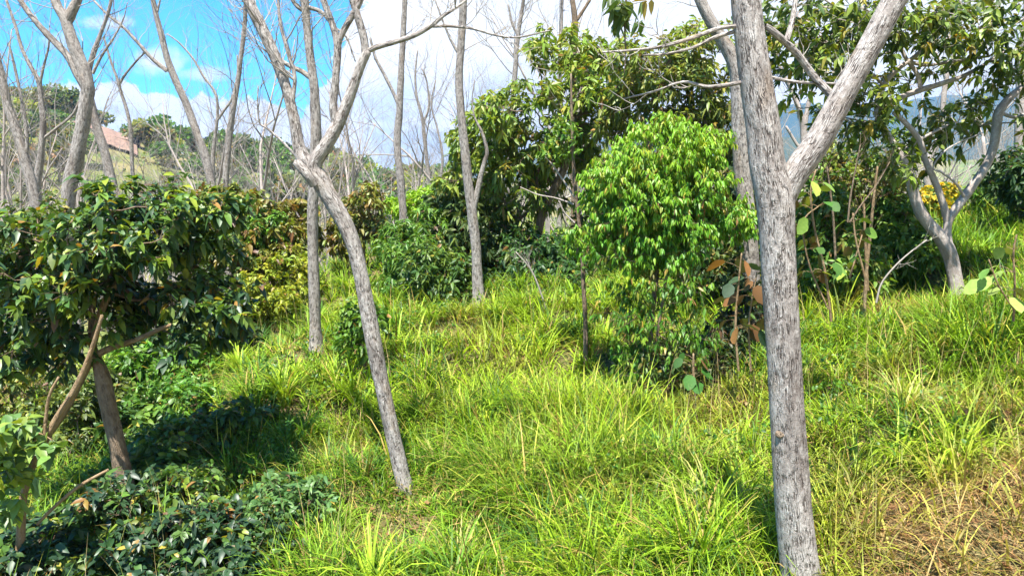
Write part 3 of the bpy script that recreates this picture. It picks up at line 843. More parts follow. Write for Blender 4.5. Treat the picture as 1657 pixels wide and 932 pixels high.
T12c = traced_tree('bare_tree', 'pale leaning bare tree behind the right leafy tree', 19.0, [
    [(1520, 360, 11), (1505, 320, 11), (1500, 270, 10), (1522, 215, 9), (1527, 160, 8), (1532, 125, 7), (1542, 95, 6), (1548, 50, 5)],
    [(1531, 130, 6), (1524, 108, 5), (1514, 85, 4)]],
    seed=32, bark=M_pale, twigs=[(0, .5, 1, 7, 1.2, .012, 2), (1, .3, 1, 3, 1.0, .01, 2)])

# ------------------------------------------------------------------ bare wood behind: copies of ten
def copy_thing(src, loc, rz, s, label, group):
    r_ = src.copy(); COL.objects.link(r_); r_.location = tuple(float(a) for a in loc); r_.rotation_euler = (0, 0, rz); r_.scale = (s, s, s)
    r_['label'] = label; r_['group'] = group
    for ch in src.children:
        c = ch.copy(); COL.objects.link(c); c.parent = r_
    return r_


TALL = [(-10, 24, 60), (95, 27, 30), (175, 25, 50), (205, 30, 90), (318, 33, 110), (425, 31, 90), (470, 36, 150), (560, 36, 160), (715, 27, 60), (800, 26, 20), (870, 25, 5), (960, 27, 0), (1060, 28, 10), (1420, 24, 110), (1590, 25, 90), (620, 36, 180)]
WOOD = [(t[0], t[1]) for t in TALL] + [(px, Y) for px, Y in zip(np.linspace(-40, 1720, 118) + rng.uniform(-9, 9, 118), rng.uniform(30, 62, 118))]
protos = []
for k in range(10):
    H = rng.uniform(6.5, 10.5)
    tk, tw_ = bare_tree_mesh(100 + k, H, 0.045 + 0.011 * H)
    tk.V = [v * 1.0 for v in tk.V]
    root = thing('bare_tree', 'one of many pale leafless trees crowding the hollow beyond the slope', 'tree', (0, 0, 0), 'leafless trees beyond the slope')
    tk.build('trunk', M_pale, root, (0, 0, 0)); tw_.build('twigs', M_twig, root, (0, 0, 0))
    protos.append(root)
rw = np.random.RandomState(77)
for i, (px, Y) in enumerate(WOOD):
    # keep the gap where the sky shows low between the trunks
    x = (px - 828.5) / FPX * Y
    top = 190 if px < 560 else (262 if px < 700 else 215)
    if i < len(TALL): top = TALL[i][2]
    else: top = top + rw.uniform(-60 if px < 560 or px > 720 else -30, 70)
    loc = gpt(x, Y, -0.15)
    if 140 < px < 240: top = max(top, 262)
    want = Pw(px, top, Y)[2] - loc[2]
    p = protos[i % 10]
    if i < 10:
        o = p
    else:
        o = copy_thing(p, (0, 0, 0), 0, 1, p['label'], p['group'])
    o.location = tuple(loc); o.rotation_euler = (rw.normal() * .05, rw.normal() * .05, rw.uniform(0, 6.28))
    s = float(np.clip(want / 10.0, 0.45, 1.7)); o.scale = (min(s, .85 + .15 * s), min(s, .85 + .15 * s), s)

# ------------------------------------------------------------------ far hillside: small crowns
def hill_crown(seed, palette, n=260, squash=0.8):
    r = np.random.RandomState(seed)
    P = []; D = []
    for b in range(7):
        c = rdir(1, r)[0] * r.uniform(0.2, 0.75) * np.array([1, 1, .6]); rad = r.uniform(.35, .6)
        q = rdir(n // 4, r)
        P.append(c + q * rad * r.uniform(0.8, 1.05, (len(q), 1))); D.append(q)
    P = np.concatenate(P) * np.array([1, 1, squash]) + [0, 0, 1.25]; D = np.concatenate(D)
    D = norm(D + r.normal(size=D.shape) * 0.8)
    root = thing('hill_tree', '', 'tree', (0, 0, 0))
    tb = Tubes(); tb.add([(0, 0, -.3), (0.03, 0, .5), (0, 0.04, 1.2)], [.09, .07, .04], 5); tb.build('trunk', M_pale, root, (0, 0, 0))
    leaves('crown', P, D, .30, .13, pal(palette, len(P), r), M_leaf, root, (0, 0, 0), T=T_SMALL, droop=.1, flat=.6, r=r)
    return root


HP = [(PAL_lush, 'small rounded green tree, one of many on the far left hillside', 'green trees on the far hillside'),
      (PAL_mango, 'small dark green tree, one of many on the far left hillside', 'dark trees on the far hillside'),
      (PAL_olive, 'small dull brownish-green tree, one of many on the far left hillside', 'brownish trees on the far hillside'),
      (PAL_yellow, 'small bright yellow tree, one of several on the far left hillside', 'yellow trees on the far hillside')]
hp = []
for k, (pl, lb, gp) in enumerate(HP):
    for j in range(2 if k < 3 else 1):
        o = hill_crown(200 + k * 5 + j, pl); o['label'] = lb; o['group'] = gp; hp.append((o, k))
rh = np.random.RandomState(5)
cnt_used = set(); placed = 0
order = [0, 1, 2, 0, 4, 5, 1, 6, 4, 1, 5, 3, 6]
while placed < 290:
    px = rh.uniform(-60, 760); Y = rh.uniform(75, 262) if px < 640 else rh.uniform(80, 200)
    if 140 < px < 240 and 110 < Y < 225: continue
    k = order[placed % len(order)]; o, _ = hp[k]
    x = (px - 828.5) / FPX * Y
    loc = gpt(x, Y, -0.1)
    s = rh.uniform(1.3, 3.6) * (0.75 + Y / 500)
    if k not in cnt_used: cnt_used.add(k)
    else: o = copy_thing(o, (0, 0, 0), 0, 1, o['label'], o['group'])
    o.location = tuple(loc); o.rotation_euler = (0, 0, rh.uniform(0, 6.28)); o.scale = (s, s, s * rh.uniform(.8, 1.25))
    placed += 1

# big dark crowns on the skyline
for i, (px, py, w_, h_) in enumerate([(343, 246, 26, 26), (378, 246, 30, 28), (402, 240, 12, 16), (461, 252, 20, 22), (492, 262, 16, 26), (430, 262, 16, 12), (548, 268, 26, 16), (575, 276, 18, 12)]):
    Y = 262.0
    r = np.random.RandomState(300 + i); cx, cy, cz = Pw(px, py, Y)
    base = gpt(cx, Y); root = thing('skyline_tree', ['broad dark blue-green tree at the left end of the skyline clump', 'tallest domed dark tree in the skyline clump on the left', 'small narrow dark tree right of the domed skyline tree',
        'dark round tree on the skyline left of the straight trunk', 'dark tree on the skyline behind the straight trunk', 'low dark bushy tree between the skyline domes', 'wide low dark tree on the ridge right of the leaning trunk', 'lowest dark tree at the right end of the ridge'][i], 'tree', base)
    n = 900; q = rdir(n, r); q[:, 2] = np.abs(q[:, 2]) * 1.0 - 0.25
    sc = np.array([w_ / FPX * Y, w_ / FPX * Y, h_ / FPX * Y])
    P = np.array([cx, Y, cz]) + q * sc * r.uniform(.75, 1.05, (n, 1)) * (1 + .12 * np.sin(q[:, :1] * 9 + i) * np.sin(q[:, 1:2] * 8))
    tb = Tubes(); tb.add([base - [0, 0, .5], (base + [cx, Y, cz]) / 2, [cx, Y, cz]], [.5, .4, .3], 6); tb.build('trunk', M_brown, root, base)
    leaves('crown', P, norm(q + r.normal(size=q.shape) * .6), 1.5, .55, pal([(1, (0.018, 0.036, 0.03)), (1, (0.028, 0.05, 0.035))], n, r), M_leaf, root, base, T=T_SMALL, r=r)

# shrubs that cover the hillside as one mass
n = 26000
hx = rng.uniform(-62, 62, n); hy = 45 + 215 * rng.uniform(0, 1, n) ** 0.8
hpx = rng.uniform(-150, 1750, n); hx = (hpx - 828.5) / FPX * hy
clump = wob(hx, hy, 0.35, 8)
keep = (clump + rng.uniform(-1, 1, n) > -0.5) & ~((hpx > 148) & (hpx < 232) & (hy > 140) & (hy < 212))
hx, hy, clump = hx[keep], hy[keep], clump[keep]; n = len(hx)
P = np.stack([hx, hy, gz(hx, hy) + rng.uniform(0.1, 1.2, n) * (1 + 0.4 * clump)], 1)
D = norm(rdir(n) + [0, 0, .8])
hc = pal([(3, (0.14, 0.22, 0.04)), (2, (0.08, 0.14, 0.03)), (2, (0.24, 0.24, 0.08)), (.8, (0.36, 0.38, 0.04)), (1, (0.24, 0.17, 0.09))], n)
u_ = leaves('hillside_undergrowth', P, D, rng.uniform(.5, 1.1, n), .35, hc, M_leaf, None, None, T=T_SMALL)
tag(u_, 'scrubby undergrowth over the far hillside and hollow', 'undergrowth', kind='stuff')

# bare red earth on the hillside with a small dark hut
def soil_patch():
    px = np.linspace(142, 232, 40); t = np.linspace(0, 1, 16)
    V = []
    for a in t:
        for p_ in px:
            Y = 158 + 42 * a; x = (p_ - 828.5) / FPX * Y
            e = 0.5 + 0.5 * math.sin(p_ * 0.21)
            if p_ < 165: Yk = 172 + 12 * a
            else: Yk = Y
            V.append((x, Yk, float(gz(x, Yk)) + 0.55 + 0.2 * e))
    V = np.array(V); m = len(px)
    i = (np.arange(len(t) - 1)[:, None] * m + np.arange(m - 1)[None])
    Q = np.stack([i, i + 1, i + m + 1, i + m], -1).reshape(-1, 4)
    o = mesh_np('bare_soil', V, Q, mat=plain_mat('red_earth', (0.20, 0.125, 0.10), .95, (0.27, 0.18, 0.13), 0.6))
    tag(o, 'patch of bare reddish earth on the far left hillside', kind='structure')


soil_patch()


def box_bm(c, s):
    c = np.array(c, float); s = np.array(s, float) / 2
    V = np.array([[x, y, z] for z in (-1, 1) for y in (-1, 1) for x in (-1, 1)], float) * s + c
    return V, np.array([(0, 2, 3, 1), (4, 5, 7, 6), (0, 1, 5, 4), (2, 6, 7, 3), (0, 4, 6, 2), (1, 3, 7, 5)])


b = gpx(219, 172.0)
hut = thing('hut', 'tiny dark hut beside the bare red earth on the far hillside', 'hut', b)
V, Q = box_bm((0, 0, .75), (1.5, 1.8, 1.9)); mesh_np('wall', V, Q, mat=plain_mat('dark_boards', (0.02, 0.022, 0.04), .7), parent=hut, smooth=False)
V = np.array([(-1, -1.1, 1.6), (1, -1.1, 1.6), (1, 1.1, 1.6), (-1, 1.1, 1.6), (-1, 0, 2.1), (1, 0, 2.1)], float) * 1.0
mesh_np('roof', V, np.array([(0, 1, 5, 4), (2, 3, 4, 5), (0, 3, 2, 1)]), np.array([(0, 4, 3), (1, 2, 5)]), mat=plain_mat('dark_roof', (0.03, 0.03, 0.05), .6), parent=hut, smooth=False)

# ------------------------------------------------------------------ leafy trees
def path(pts, Y):
    P, R = trace(pts, Y); return P, R


# the dense crowns in the centre
b = gpx(870, 15.5)
tp = np.array([b - [0, 0, .2], Pw(868, 400, 15.5), Pw(880, 340, 15.5), Pw(905, 290, 15.4), Pw(925, 240, 15.4), Pw(935, 190, 15.4)])
leafy('centre_tree', 'wide dark green leafy tree in the centre with drooping leaves against the clouds', 'tree', catmull(tp, 4), np.linspace(.11, .06, 21),
      [(895, 88, 15.5, 50, 36, .8), (860, 165, 15.2, 60, 34, .9), (945, 110, 15.5, 45, 40, .8), (960, 175, 15.0, 75, 60, 1.0), (800, 190, 15.0, 48, 34, .8), (755, 235, 15.2, 34, 26, .6), (805, 255, 15.2, 58, 36, .8), (870, 235, 15.4, 50, 40, .8),
       (830, 310, 15.4, 66, 40, .9), (790, 355, 15.6, 56, 34, .8), (885, 310, 16.2, 40, 40, .7), (745, 290, 15, 26, 14, .5), (920, 250, 16, 40, 40, .6)],
      nodes=330, tips=5, tw=.26, k=8, L=.155, W=.027, palette=[(2, (0.055, 0.11, 0.026)), (3, (0.12, 0.19, 0.032)), (3, (0.22, 0.29, 0.040)), (1.5, (0.32, 0.37, 0.045)), (0.25, (0.34, 0.20, 0.04))], lit_tips=[(3, (.24, .36, .04)), (1, (.34, .32, .06))], r0=.006, droop=.4, hang=.45, seed=41, roots=12, bark=M_brown, alpha=.35, shell=.2)
b = gpx(1110, 14.0)
tp = np.array([b - [0, 0, .2], Pw(1085, 380, 14), Pw(1065, 290, 14), Pw(1050, 235, 14), Pw(1040, 200, 14), Pw(1060, 160, 14)])
leafy('spreading_tree', 'spreading olive green leafy tree behind the bright rounded bush', 'tree', catmull(tp, 4), np.linspace(.10, .05, 21),
      [(1015, 95, 14, 45, 30, .8), (1075, 110, 13.8, 50, 40, .8), (1130, 75, 13.5, 50, 30, .8), (1120, 135, 13.6, 55, 40, .8), (1040, 160, 14, 55, 36, .8), (1100, 190, 14, 70, 30, .9), (1160, 190, 13.6, 36, 50, .7), (1000, 200, 14.4, 40, 34, .7), (1170, 260, 13.6, 30, 34, .6)],
      nodes=240, tips=6, tw=.22, k=6, L=.125, W=.023, palette=[(3, (0.07, 0.11, 0.03)), (3, (0.13, 0.17, 0.035)), (3, (0.22, 0.26, 0.045)), (1, (0.30, 0.30, 0.05)), (0.4, (0.34, 0.22, 0.05))], lit_tips=[(3, (.26, .36, .05)), (1, (.36, .32, .06))], r0=.006, droop=.4, hang=.4, seed=42, roots=12, bark=M_brown, alpha=.35, shell=.2)

# bright rounded bush
b = gpx(1062, 9.2)
tp = np.array([b - [0, 0, .1], Pw(1058, 600, 9.2), Pw(1052, 540, 9.2), Pw(1060, 470, 9.2), Pw(1065, 400, 9.2), Pw(1066, 330, 9.2), Pw(1065, 260, 9.2)])
leafy('rounded_bush', 'bright green dense rounded small tree with fine hanging leaves, centre right', 'tree', catmull(tp, 4), np.linspace(.05, .018, 25),
      [(1065, 250, 9.1, 62, 48, .6), (1035, 300, 9.1, 78, 52, .6), (1110, 290, 9.2, 62, 60, .6), (1000, 350, 9.1, 48, 44, .45), (1145, 350, 9.3, 52, 34, .5), (1070, 370, 9.1, 84, 36, .6), (960, 388, 9.2, 38, 26, .35), (1185, 360, 9.3, 30, 34, .35), (975, 300, 9.2, 30, 40, .3), (1060, 408, 9, 76, 22, .45), (1065, 330, 8.9, 60, 50, .3), (1070, 212, 9.2, 30, 14, .3), (1150, 235, 9.3, 24, 20, .3)],
      nodes=640, tips=6, tw=.17, k=13, L=.054, W=.0105, lit_tips=[(3, (.24, .44, .025)), (1, (.40, .42, .04))], palette=PAL_bush, r0=.0022, T=T_FULL, droop=.5, hang=1.1, spread=.8, seed=43, roots=14, up=.5, alpha=.3, shell=.25, tl=.12)
# its loose lower sprays
b = gpx(1050, 8.9)
tp = np.array([b - [0, 0, .1], Pw(1056, 600, 8.9), Pw(1064, 540, 8.9), Pw(1072, 490, 8.9), Pw(1080, 440, 8.9)])
leafy('understorey_shrub', 'loose green shrub with sparse hanging sprays below the rounded bush', 'shrub', catmull(tp, 4), np.linspace(.03, .012, 17),
      [(1080, 470, 8.9, 70, 35, .5), (1120, 550, 8.7, 45, 45, .4), (1060, 540, 8.9, 62, 55, .4), (1010, 520, 8.9, 45, 40, .35), (1025, 620, 8.7, 45, 35, .35), (990, 400, 8.9, 50, 26, .3)],
      nodes=120, tips=4, tw=.2, k=8, L=.062, W=.012, palette=[(4, (0.06, 0.17, 0.018)), (3, (0.12, 0.27, 0.02)), (1, (0.26, 0.36, 0.03)), (.6, (.22, .13, .04))], r0=.0022, droop=.5, hang=1.0, spread=.8, seed=44, roots=14, up=.35, alpha=.3, tl=.14)
shrub_extra = True

# sapling with a straight dark stem and the stake-like pole
tr = [(948, 590, 8), (947, 520, 7.5), (944, 460, 7), (942, 410, 6.5), (938, 370, 6), (930, 300, 5.5), (927, 240, 5), (925, 180, 4), (924, 120, 3)]
P, R = trace(tr, 9.9)
root = thing('sapling', 'thin upright dark sapling stem left of the bright rounded bush', 'sapling', gpt(P[0][0], P[0][1]))
base = np.array(root.location)
tb = Tubes(); tb.add(P, R, 8, bump=.04); tb.build('stem', M_brown, root, base)
tb = Tubes()
for lb in ([(930, 320, 3), (910, 290, 3), (895, 268, 2.5), (880, 252, 2)], [(928, 331, 3), (900, 321, 2.5), (870, 315, 2), (842, 303, 1.5)], [(930, 361, 3), (914, 345, 2.5), (904, 325, 2)]):
    P2, R2 = trace(lb, 9.9); tb.add(P2, R2, 5)
tb.build('branches', M_pale, root, base)
tips = np.concatenate([blob_pts([(910, 225, 9.9, 30, 40, .3)], 60, np.random.RandomState(2))[0], blob_pts([(878, 247, 9.9, 10, 8, .1)], 10)[0], blob_pts([(960, 425, 9.9, 30, 14, .2)], 26)[0]])
Pl, D, Ls, Ws, C = tip_leaves(tips, rdir(len(tips)) + [0, 0, .3], 5, .07, .016, PAL_lush + [(2, (0.25, 0.33, 0.04))])
leaves('foliage', Pl, D, Ls, Ws, C, M_leaf, root, base)

# ---- right leafy tree with pale curving limbs
def tri_tree():
    Y = 10.6
    limbs = [
        [(1552, 492, 23), (1546, 455, 21), (1541, 425, 21), (1533, 402, 22), (1522, 385, 21), (1503, 362, 19), (1489, 342, 18), (1477, 308, 15), (1470, 280, 14), (1456, 250, 12), (1438, 222, 11), (1424, 196, 11), (1420, 165, 10), (1430, 138, 9), (1448, 116, 8), (1470, 100, 7), (1505, 74, 7), (1535, 64, 5)],
        [(1537, 415, 17), (1533, 385, 14), (1534, 360, 13), (1546, 338, 14), (1560, 320, 14), (1576, 298, 14), (1596, 268, 14), (1608, 235, 14), (1613, 200, 14), (1616, 182, 14), (1632, 160, 12), (1650, 145, 10), (1685, 115, 9), (1720, 85, 7)],
        [(1534, 362, 12), (1529, 340, 12), (1520, 312, 11), (1510, 288, 10), (1498, 262, 9), (1488, 228, 9), (1466, 200, 8), (1446, 182, 7)],
        [(1423, 195, 9), (1435, 176, 9), (1455, 160, 9), (1490, 146, 9), (1520, 137, 8), (1555, 125, 7), (1585, 110, 6), (1618, 88, 5), (1650, 80, 3)],
        [(1490, 146, 7), (1484, 120, 7), (1466, 95, 6), (1455, 70, 5), (1440, 40, 4)],
        [(1617, 182, 7), (1640, 190, 5), (1660, 185, 4)],
        [(1470, 100, 6), (1500, 106, 5), (1540, 100, 4), (1600, 92, 3)],
        [(1490, 225, 5), (1515, 212, 4), (1545, 198, 3)],
        [(1560, 318, 4, -.05), (1545, 295, 4, -.1), (1525, 280, 3.5, -.1), (1510, 270, 3, -.1), (1535, 240, 2.5, -.1), (1590, 215, 2, -.1)]]
    root = traced_tree('spreading_leafy_tree', 'pale curving many-limbed tree on the right, base in the grass', Y, limbs, bark=M_pale, sides=9, bump=.045, seed=50)
    base = np.array(root.location); r = np.random.RandomState(51)
    blobs = [(1285, 70, 10.2, 40, 30, .6), (1300, 125, 10.2, 40, 26, .6), (1355, 40, 10.2, 50, 34, .7), (1340, 100, 10.4, 34, 24, .5), (1420, 30, 10.4, 50, 30, .7), (1490, 60, 10.2, 50, 24, .7), (1550, 25, 10.2, 50, 26, .7), (1615, 50, 10.2, 50, 34, .7),
             (1545, 195, 11.2, 56, 24, .5), (1480, 250, 11.1, 40, 22, .4), (1640, 195, 10.4, 28, 28, .5), (1400, 110, 10.8, 26, 30, .5), (1640, 110, 10.3, 30, 24, .6), (1470, 125, 11.3, 34, 14, .4), (1255, 15, 10.2, 40, 22, .7), (1320, 175, 10.6, 34, 14, .4), (1580, 85, 10.5, 40, 16, .5), (1425, 170, 10.0, 32, 20, .25), (1395, 215, 10.6, 26, 18, .3), (1460, 262, 10.1, 26, 14, .2)]
    blobs = [(b_[0], b_[1], b_[2], b_[3] * 1.15, b_[4] * 1.35, b_[5] * 1.3) for b_ in blobs]
    pts, _ = blob_pts(blobs, 300, r, .05)
    rts = np.concatenate([trace(l, Y)[0][::3] for l in (limbs[0][8:], limbs[1][6:], limbs[3], limbs[4], limbs[6], limbs[7])])
    # roots are all free starts
    pos, par, cnt, nr = skeleton(rts, pts, .5)
    bt = Tubes(); rr = np.minimum(.005 * cnt ** .45, .03)
    for i in range(nr, len(pos)):
        a, b_ = pos[par[i]], pos[i]; d = np.linalg.norm(b_ - a)
        bt.add([a, (a + b_) / 2 + r.normal(size=3) * d * .07, b_], [rr[i] * 1.2, rr[i], rr[i] * .9], 5)
    src = np.repeat(np.arange(nr, len(pos)), 4)
    dirs = norm(r.normal(size=(len(src), 3)) * .8 + norm(pos[src] - pos[par[src]]) * .6 + [0, 0, .15]); tip = pos[src] + dirs * .22 * r.uniform(.5, 1.3, (len(src), 1))
    for a, b_ in zip(pos[src], tip): bt.add([a, (a + b_) / 2, b_], [.004, .003, .002], 3, cap=False)
    bt.build('branches', M_pale, root, base)
    Pl, D, Ls, Ws, C = tip_leaves(tip, dirs, 6, .125, .027, PAL_mango + [(4, (0.24, 0.32, 0.035)), (.5, (.42, .3, .03))], hang=.35, r=r)
    leaves('crown', Pl, D, Ls, Ws, C, M_leaf, root, base, droop=.32, r=r)


tri_tree()

# overhanging twigs of a near tree at the top edge, right of centre
def hanging(name, label, stem_pts, Y, tips_b, n, L, W, palette, seed, k=6, mat=None):
    r = np.random.RandomState(seed)
    P, R = trace(stem_pts, Y); root = thing(name, label, 'branch', P[0]); base = P[0]
    tb = Tubes(); tb.add(P, R, 6)
    pts, _ = blob_pts(tips_b, n, r, .1)
    pos, par, cnt, nr = skeleton(P[::2], pts, .5)
    for i in range(nr, len(pos)):
        tb.add([pos[par[i]], (pos[par[i]] + pos[i]) / 2 + [0, 0, .01], pos[i]], [.004, .003, .002], 4)
    tb.build('stem', M_brown, root, base)
    Pl, D, Ls, Ws, C = tip_leaves(pos[nr:], rdir(len(pos) - nr, r) + [0, 0, -.2], k, L, W, palette, hang=.7, r=r)
    leaves('foliage', Pl, D, Ls, Ws, C, mat or M_leaf, root, base, droop=.4, r=r)
    return root


hanging('hanging_branch', 'thin dangling leafy twig at the top edge above the centre tree', [(1013, -60, 4), (1013, 0, 3.5), (1011, 40, 3), (1012, 90, 2), (1010, 120, 1.5)], 6.5,
        [(1000, 8, 6.5, 24, 10, .15), (1015, 30, 6.5, 22, 12, .15), (1030, 5, 6.5, 20, 8, .1)], 16, .11, .026, PAL_mango, 61, k=4)

# ---- the dark broad-leaved tree on the left
def dark_tree():
    Y = 7.6
    b = gpx(222, 7.6)
    tp = np.array([b - [0, 0, .2], Pw(213, 850, Y), Pw(205, 790, Y), Pw(190, 720, Y), Pw(176, 660, Y), Pw(163, 600, Y), Pw(150, 560, Y), Pw(150, 500, Y), Pw(165, 440, Y)])
    trr = np.interp(np.linspace(0, 1, 49), [0, .6, .75, 1], [.10, .078, .04, .02])
    r = leafy('dark_leafy_tree', 'dark glossy broad-leaved tree filling the left side, in front of everything there', 'tree', catmull(tp, 6), trr,
          [(225, 330, Y, 75, 22, .6), (170, 365, Y, 60, 18, .6), (330, 350, Y, 55, 22, .5), (80, 385, Y, 95, 22, .8), (270, 395, Y, 80, 30, .8), (190, 405, Y, 60, 22, .6),
           (40, 430, Y, 70, 20, .7), (150, 450, Y, 70, 26, .8), (310, 470, Y, 75, 24, .6), (70, 490, Y, 100, 24, .9), (370, 500, Y, 45, 18, .6), (230, 480, Y + .5, 60, 30, .5), (180, 530, Y, 70, 20, .7), (320, 540, Y, 50, 13, .5), (60, 560, Y, 90, 22, .8)],
          lit_tips=[(3, (.05, .11, .035)), (1, (.16, .26, .03)), (.6, (.32, .38, .03))], nodes=270, tips=5, tw=.22, k=8, L=.108, W=.027, palette=PAL_dark + [(1.2, (0.17, 0.27, 0.03)), (.4, (.30, .34, .03))], mat=M_gloss, r0=.0045, droop=.35, hang=.25, spread=1.0, flat=.75, seed=71, roots=22, bark=M_brown, alpha=.4, shell=.1, up=.15)
    base = np.array(r.location)
    for lb in ([(150, 560, 12), (165, 500, 11), (190, 455, 9), (215, 425, 8), (238, 405, 7)], [(140, 585, 14), (175, 565, 11), (220, 550, 9), (265, 530, 7), (300, 520, 5)],
               [(150, 575, 13), (128, 620, 12), (105, 665, 11), (82, 700, 10)]):
        P, R = trace(lb, Y - .1); t = Tubes(); t.add(P, R, 10, bump=.04); t.build('branch', M_tan, r, base)


dark_tree()

# pale slanting stem at the lower left with its bright leaf spray
P, R = trace([(32, 900, 14), (34, 850, 14), (38, 800, 13), (52, 755, 12), (68, 725, 11), (90, 680, 11), (115, 640, 10), (135, 600, 9), (150, 560, 7), (165, 510, 5)], 5.9)
root = thing('tan_sapling', 'smooth tan curved stem at the lower left edge with bright leaves', 'sapling', gpt(P[0][0], P[0][1])); base = np.array(root.location)
P = np.vstack([[P[0] + (P[0] - P[1]) * 3], P]); R = np.concatenate([[R[0]], R])
tb = Tubes(); tb.add(P, R, 12, bump=.04); tb.build('stem', M_tan, root, base)
tb = Tubes()
for lb in ([(0, 705, 5), (30, 705, 4), (60, 700, 3), (85, 712, 2)], [(72, 720, 6), (74, 680, 6), (80, 640, 5), (95, 610, 4)], [(60, 848, 5), (90, 818, 6), (130, 785, 6), (175, 760, 5)]):
    P2, R2 = trace(lb, 5.8); tb.add(P2, R2, 7)
tb.build('branches', M_tan, root, base)
rr_ = np.random.RandomState(4)
tips = blob_pts([(15, 690, 5.6, 35, 14, .2), (60, 712, 5.6, 30, 12, .2), (10, 745, 5.6, 30, 20, .2), (40, 770, 5.7, 30, 20, .2), (20, 810, 5.8, 25, 25, .2)], 46, rr_, .1)[0]
Pl, D, Ls, Ws, C = tip_leaves(tips, rdir(len(tips), rr_) * .6 + [0, -.2, .3], 6, .13, .034, [(3, (.14, .24, .05)), (2, (.30, .36, .03)), (2, (.07, .14, .05))], r=rr_)
leaves('foliage', Pl, D, Ls, Ws, C, M_gloss, root, base, droop=.4, flat=.8, r=rr_)


# ---- shrubs, one by one
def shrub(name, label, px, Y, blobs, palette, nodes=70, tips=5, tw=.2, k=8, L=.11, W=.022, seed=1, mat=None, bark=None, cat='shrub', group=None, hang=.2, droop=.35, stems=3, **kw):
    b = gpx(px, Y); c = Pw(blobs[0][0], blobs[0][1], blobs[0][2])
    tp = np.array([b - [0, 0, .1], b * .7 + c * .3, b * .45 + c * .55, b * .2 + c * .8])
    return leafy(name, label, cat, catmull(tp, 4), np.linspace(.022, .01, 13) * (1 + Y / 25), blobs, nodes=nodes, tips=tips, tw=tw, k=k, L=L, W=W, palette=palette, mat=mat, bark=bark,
                 r0=.003, seed=seed, group=group, hang=hang, droop=droop, roots=10, alpha=.3, shell=.2, **kw)


shrub('low_shrub', 'dark glossy low shrub in the bottom left corner', 90, 6.2, [(90, 890, 6.2, 110, 30, .6), (20, 910, 6.0, 60, 40, .5)], PAL_dark, nodes=110, L=.095, W=.024, mat=M_gloss, seed=81, flat=.75)
shrub('low_shrub', 'dark blue-green shrub along the bottom edge below the leafy tree trunk', 280, 6.1, [(270, 900, 6.1, 100, 30, .6), (170, 815, 6.6, 60, 14, .4), (330, 850, 6.3, 50, 14, .3)], PAL_dark, nodes=130, L=.09, W=.022, mat=M_gloss, seed=82, flat=.75)
shrub('low_shrub', 'dark shrub on the bottom edge next to the sunny grass', 410, 6.2, [(400, 895, 6.2, 65, 34, .5)], PAL_dark, nodes=80, L=.09, W=.022, mat=M_gloss, seed=83, flat=.75)
shrub('weedy_shrub', 'light green narrow-leaved weedy shrub in the grass at lower left', 475, 6.9, [(475, 815, 6.9, 45, 32, .3), (440, 845, 6.7, 35, 26, .3)], [(3, (.08, .17, .05)), (2, (.14, .25, .06))], nodes=50, L=.10, W=.015, seed=84, k=8)
shrub('leafy_shrub', 'vivid green leafy shrub between the dark tree trunk and the sunny grass', 270, 11.5, [(265, 630, 11.5, 75, 50, .9), (330, 600, 11.8, 50, 32, .6), (225, 600, 11.5, 45, 34, .6)], PAL_lush + [(2, (.10, .26, .02))], nodes=200, L=.11, W=.026, seed=85, k=10)
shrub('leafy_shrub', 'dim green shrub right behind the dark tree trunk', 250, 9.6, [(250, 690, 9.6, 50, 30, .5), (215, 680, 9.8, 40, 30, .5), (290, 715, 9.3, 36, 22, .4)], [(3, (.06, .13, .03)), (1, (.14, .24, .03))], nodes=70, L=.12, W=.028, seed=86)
shrub('low_shrub', 'dark low branches spreading over the sunny grass beside the left shrubs', 350, 8.8, [(400, 668, 8.8, 50, 6, .25), (330, 685, 8.8, 40, 12, .35)], [(3, (.035, .08, .03)), (2, (.10, .18, .03))], nodes=30, tips=3, tw=.13, L=.11, W=.026, mat=M_gloss, seed=87, flat=.75)
shrub('leafy_shrub', 'yellowish green shrub behind the tan stem at the left edge', 40, 10.5, [(40, 640, 10.5, 90, 60, .9), (110, 690, 10.2, 60, 70, .7), (20, 740, 9.8, 60, 50, .6)], [(3, (.12, .17, .035)), (2, (.24, .28, .04)), (1, (.3, .3, .05)), (2, (.06, .10, .03))], nodes=230, L=.08, W=.022, seed=88, k=9)
shrub('leafy_shrub', 'olive green shrub filling the shade left of the dark tree trunk', 130, 9.5, [(130, 760, 9.4, 70, 60, .6), (60, 800, 9.0, 70, 50, .6), (150, 660, 10, 60, 50, .6)], [(3, (.10, .14, .03)), (2, (.18, .23, .04)), (2, (.05, .09, .03))], nodes=180, L=.09, W=.022, seed=89, k=9)
shrub('leafy_shrub', 'sunlit green shrub between the dark tree trunk and the grass edge', 290, 8.6, [(270, 775, 8.4, 70, 26, .5), (235, 740, 8.8, 46, 34, .5), (150, 800, 8.2, 50, 26, .4)], PAL_lush + [(2, (.24, .3, .03)), (2, (.05, .10, .03))], nodes=130, L=.09, W=.018, seed=90)
shrub('leafy_shrub', 'dark green shrub below the dark tree crown beside the sunny slope', 330, 12.5, [(340, 545, 12.5, 70, 40, .8), (270, 560, 12.2, 60, 34, .6)], [(3, (.04, .085, .03)), (1, (.12, .2, .03))], nodes=120, L=.11, W=.026, seed=91)
shrub('leafy_shrub', 'dull green shrub at the left edge behind the dark crown', 30, 13.0, [(20, 400, 13, 60, 50, .9), (70, 350, 13.5, 60, 26, .7), (0, 460, 12.8, 60, 50, .9), (30, 560, 12.8, 70, 50, .9)], PAL_mango, nodes=200, L=.10, W=.024, seed=92)
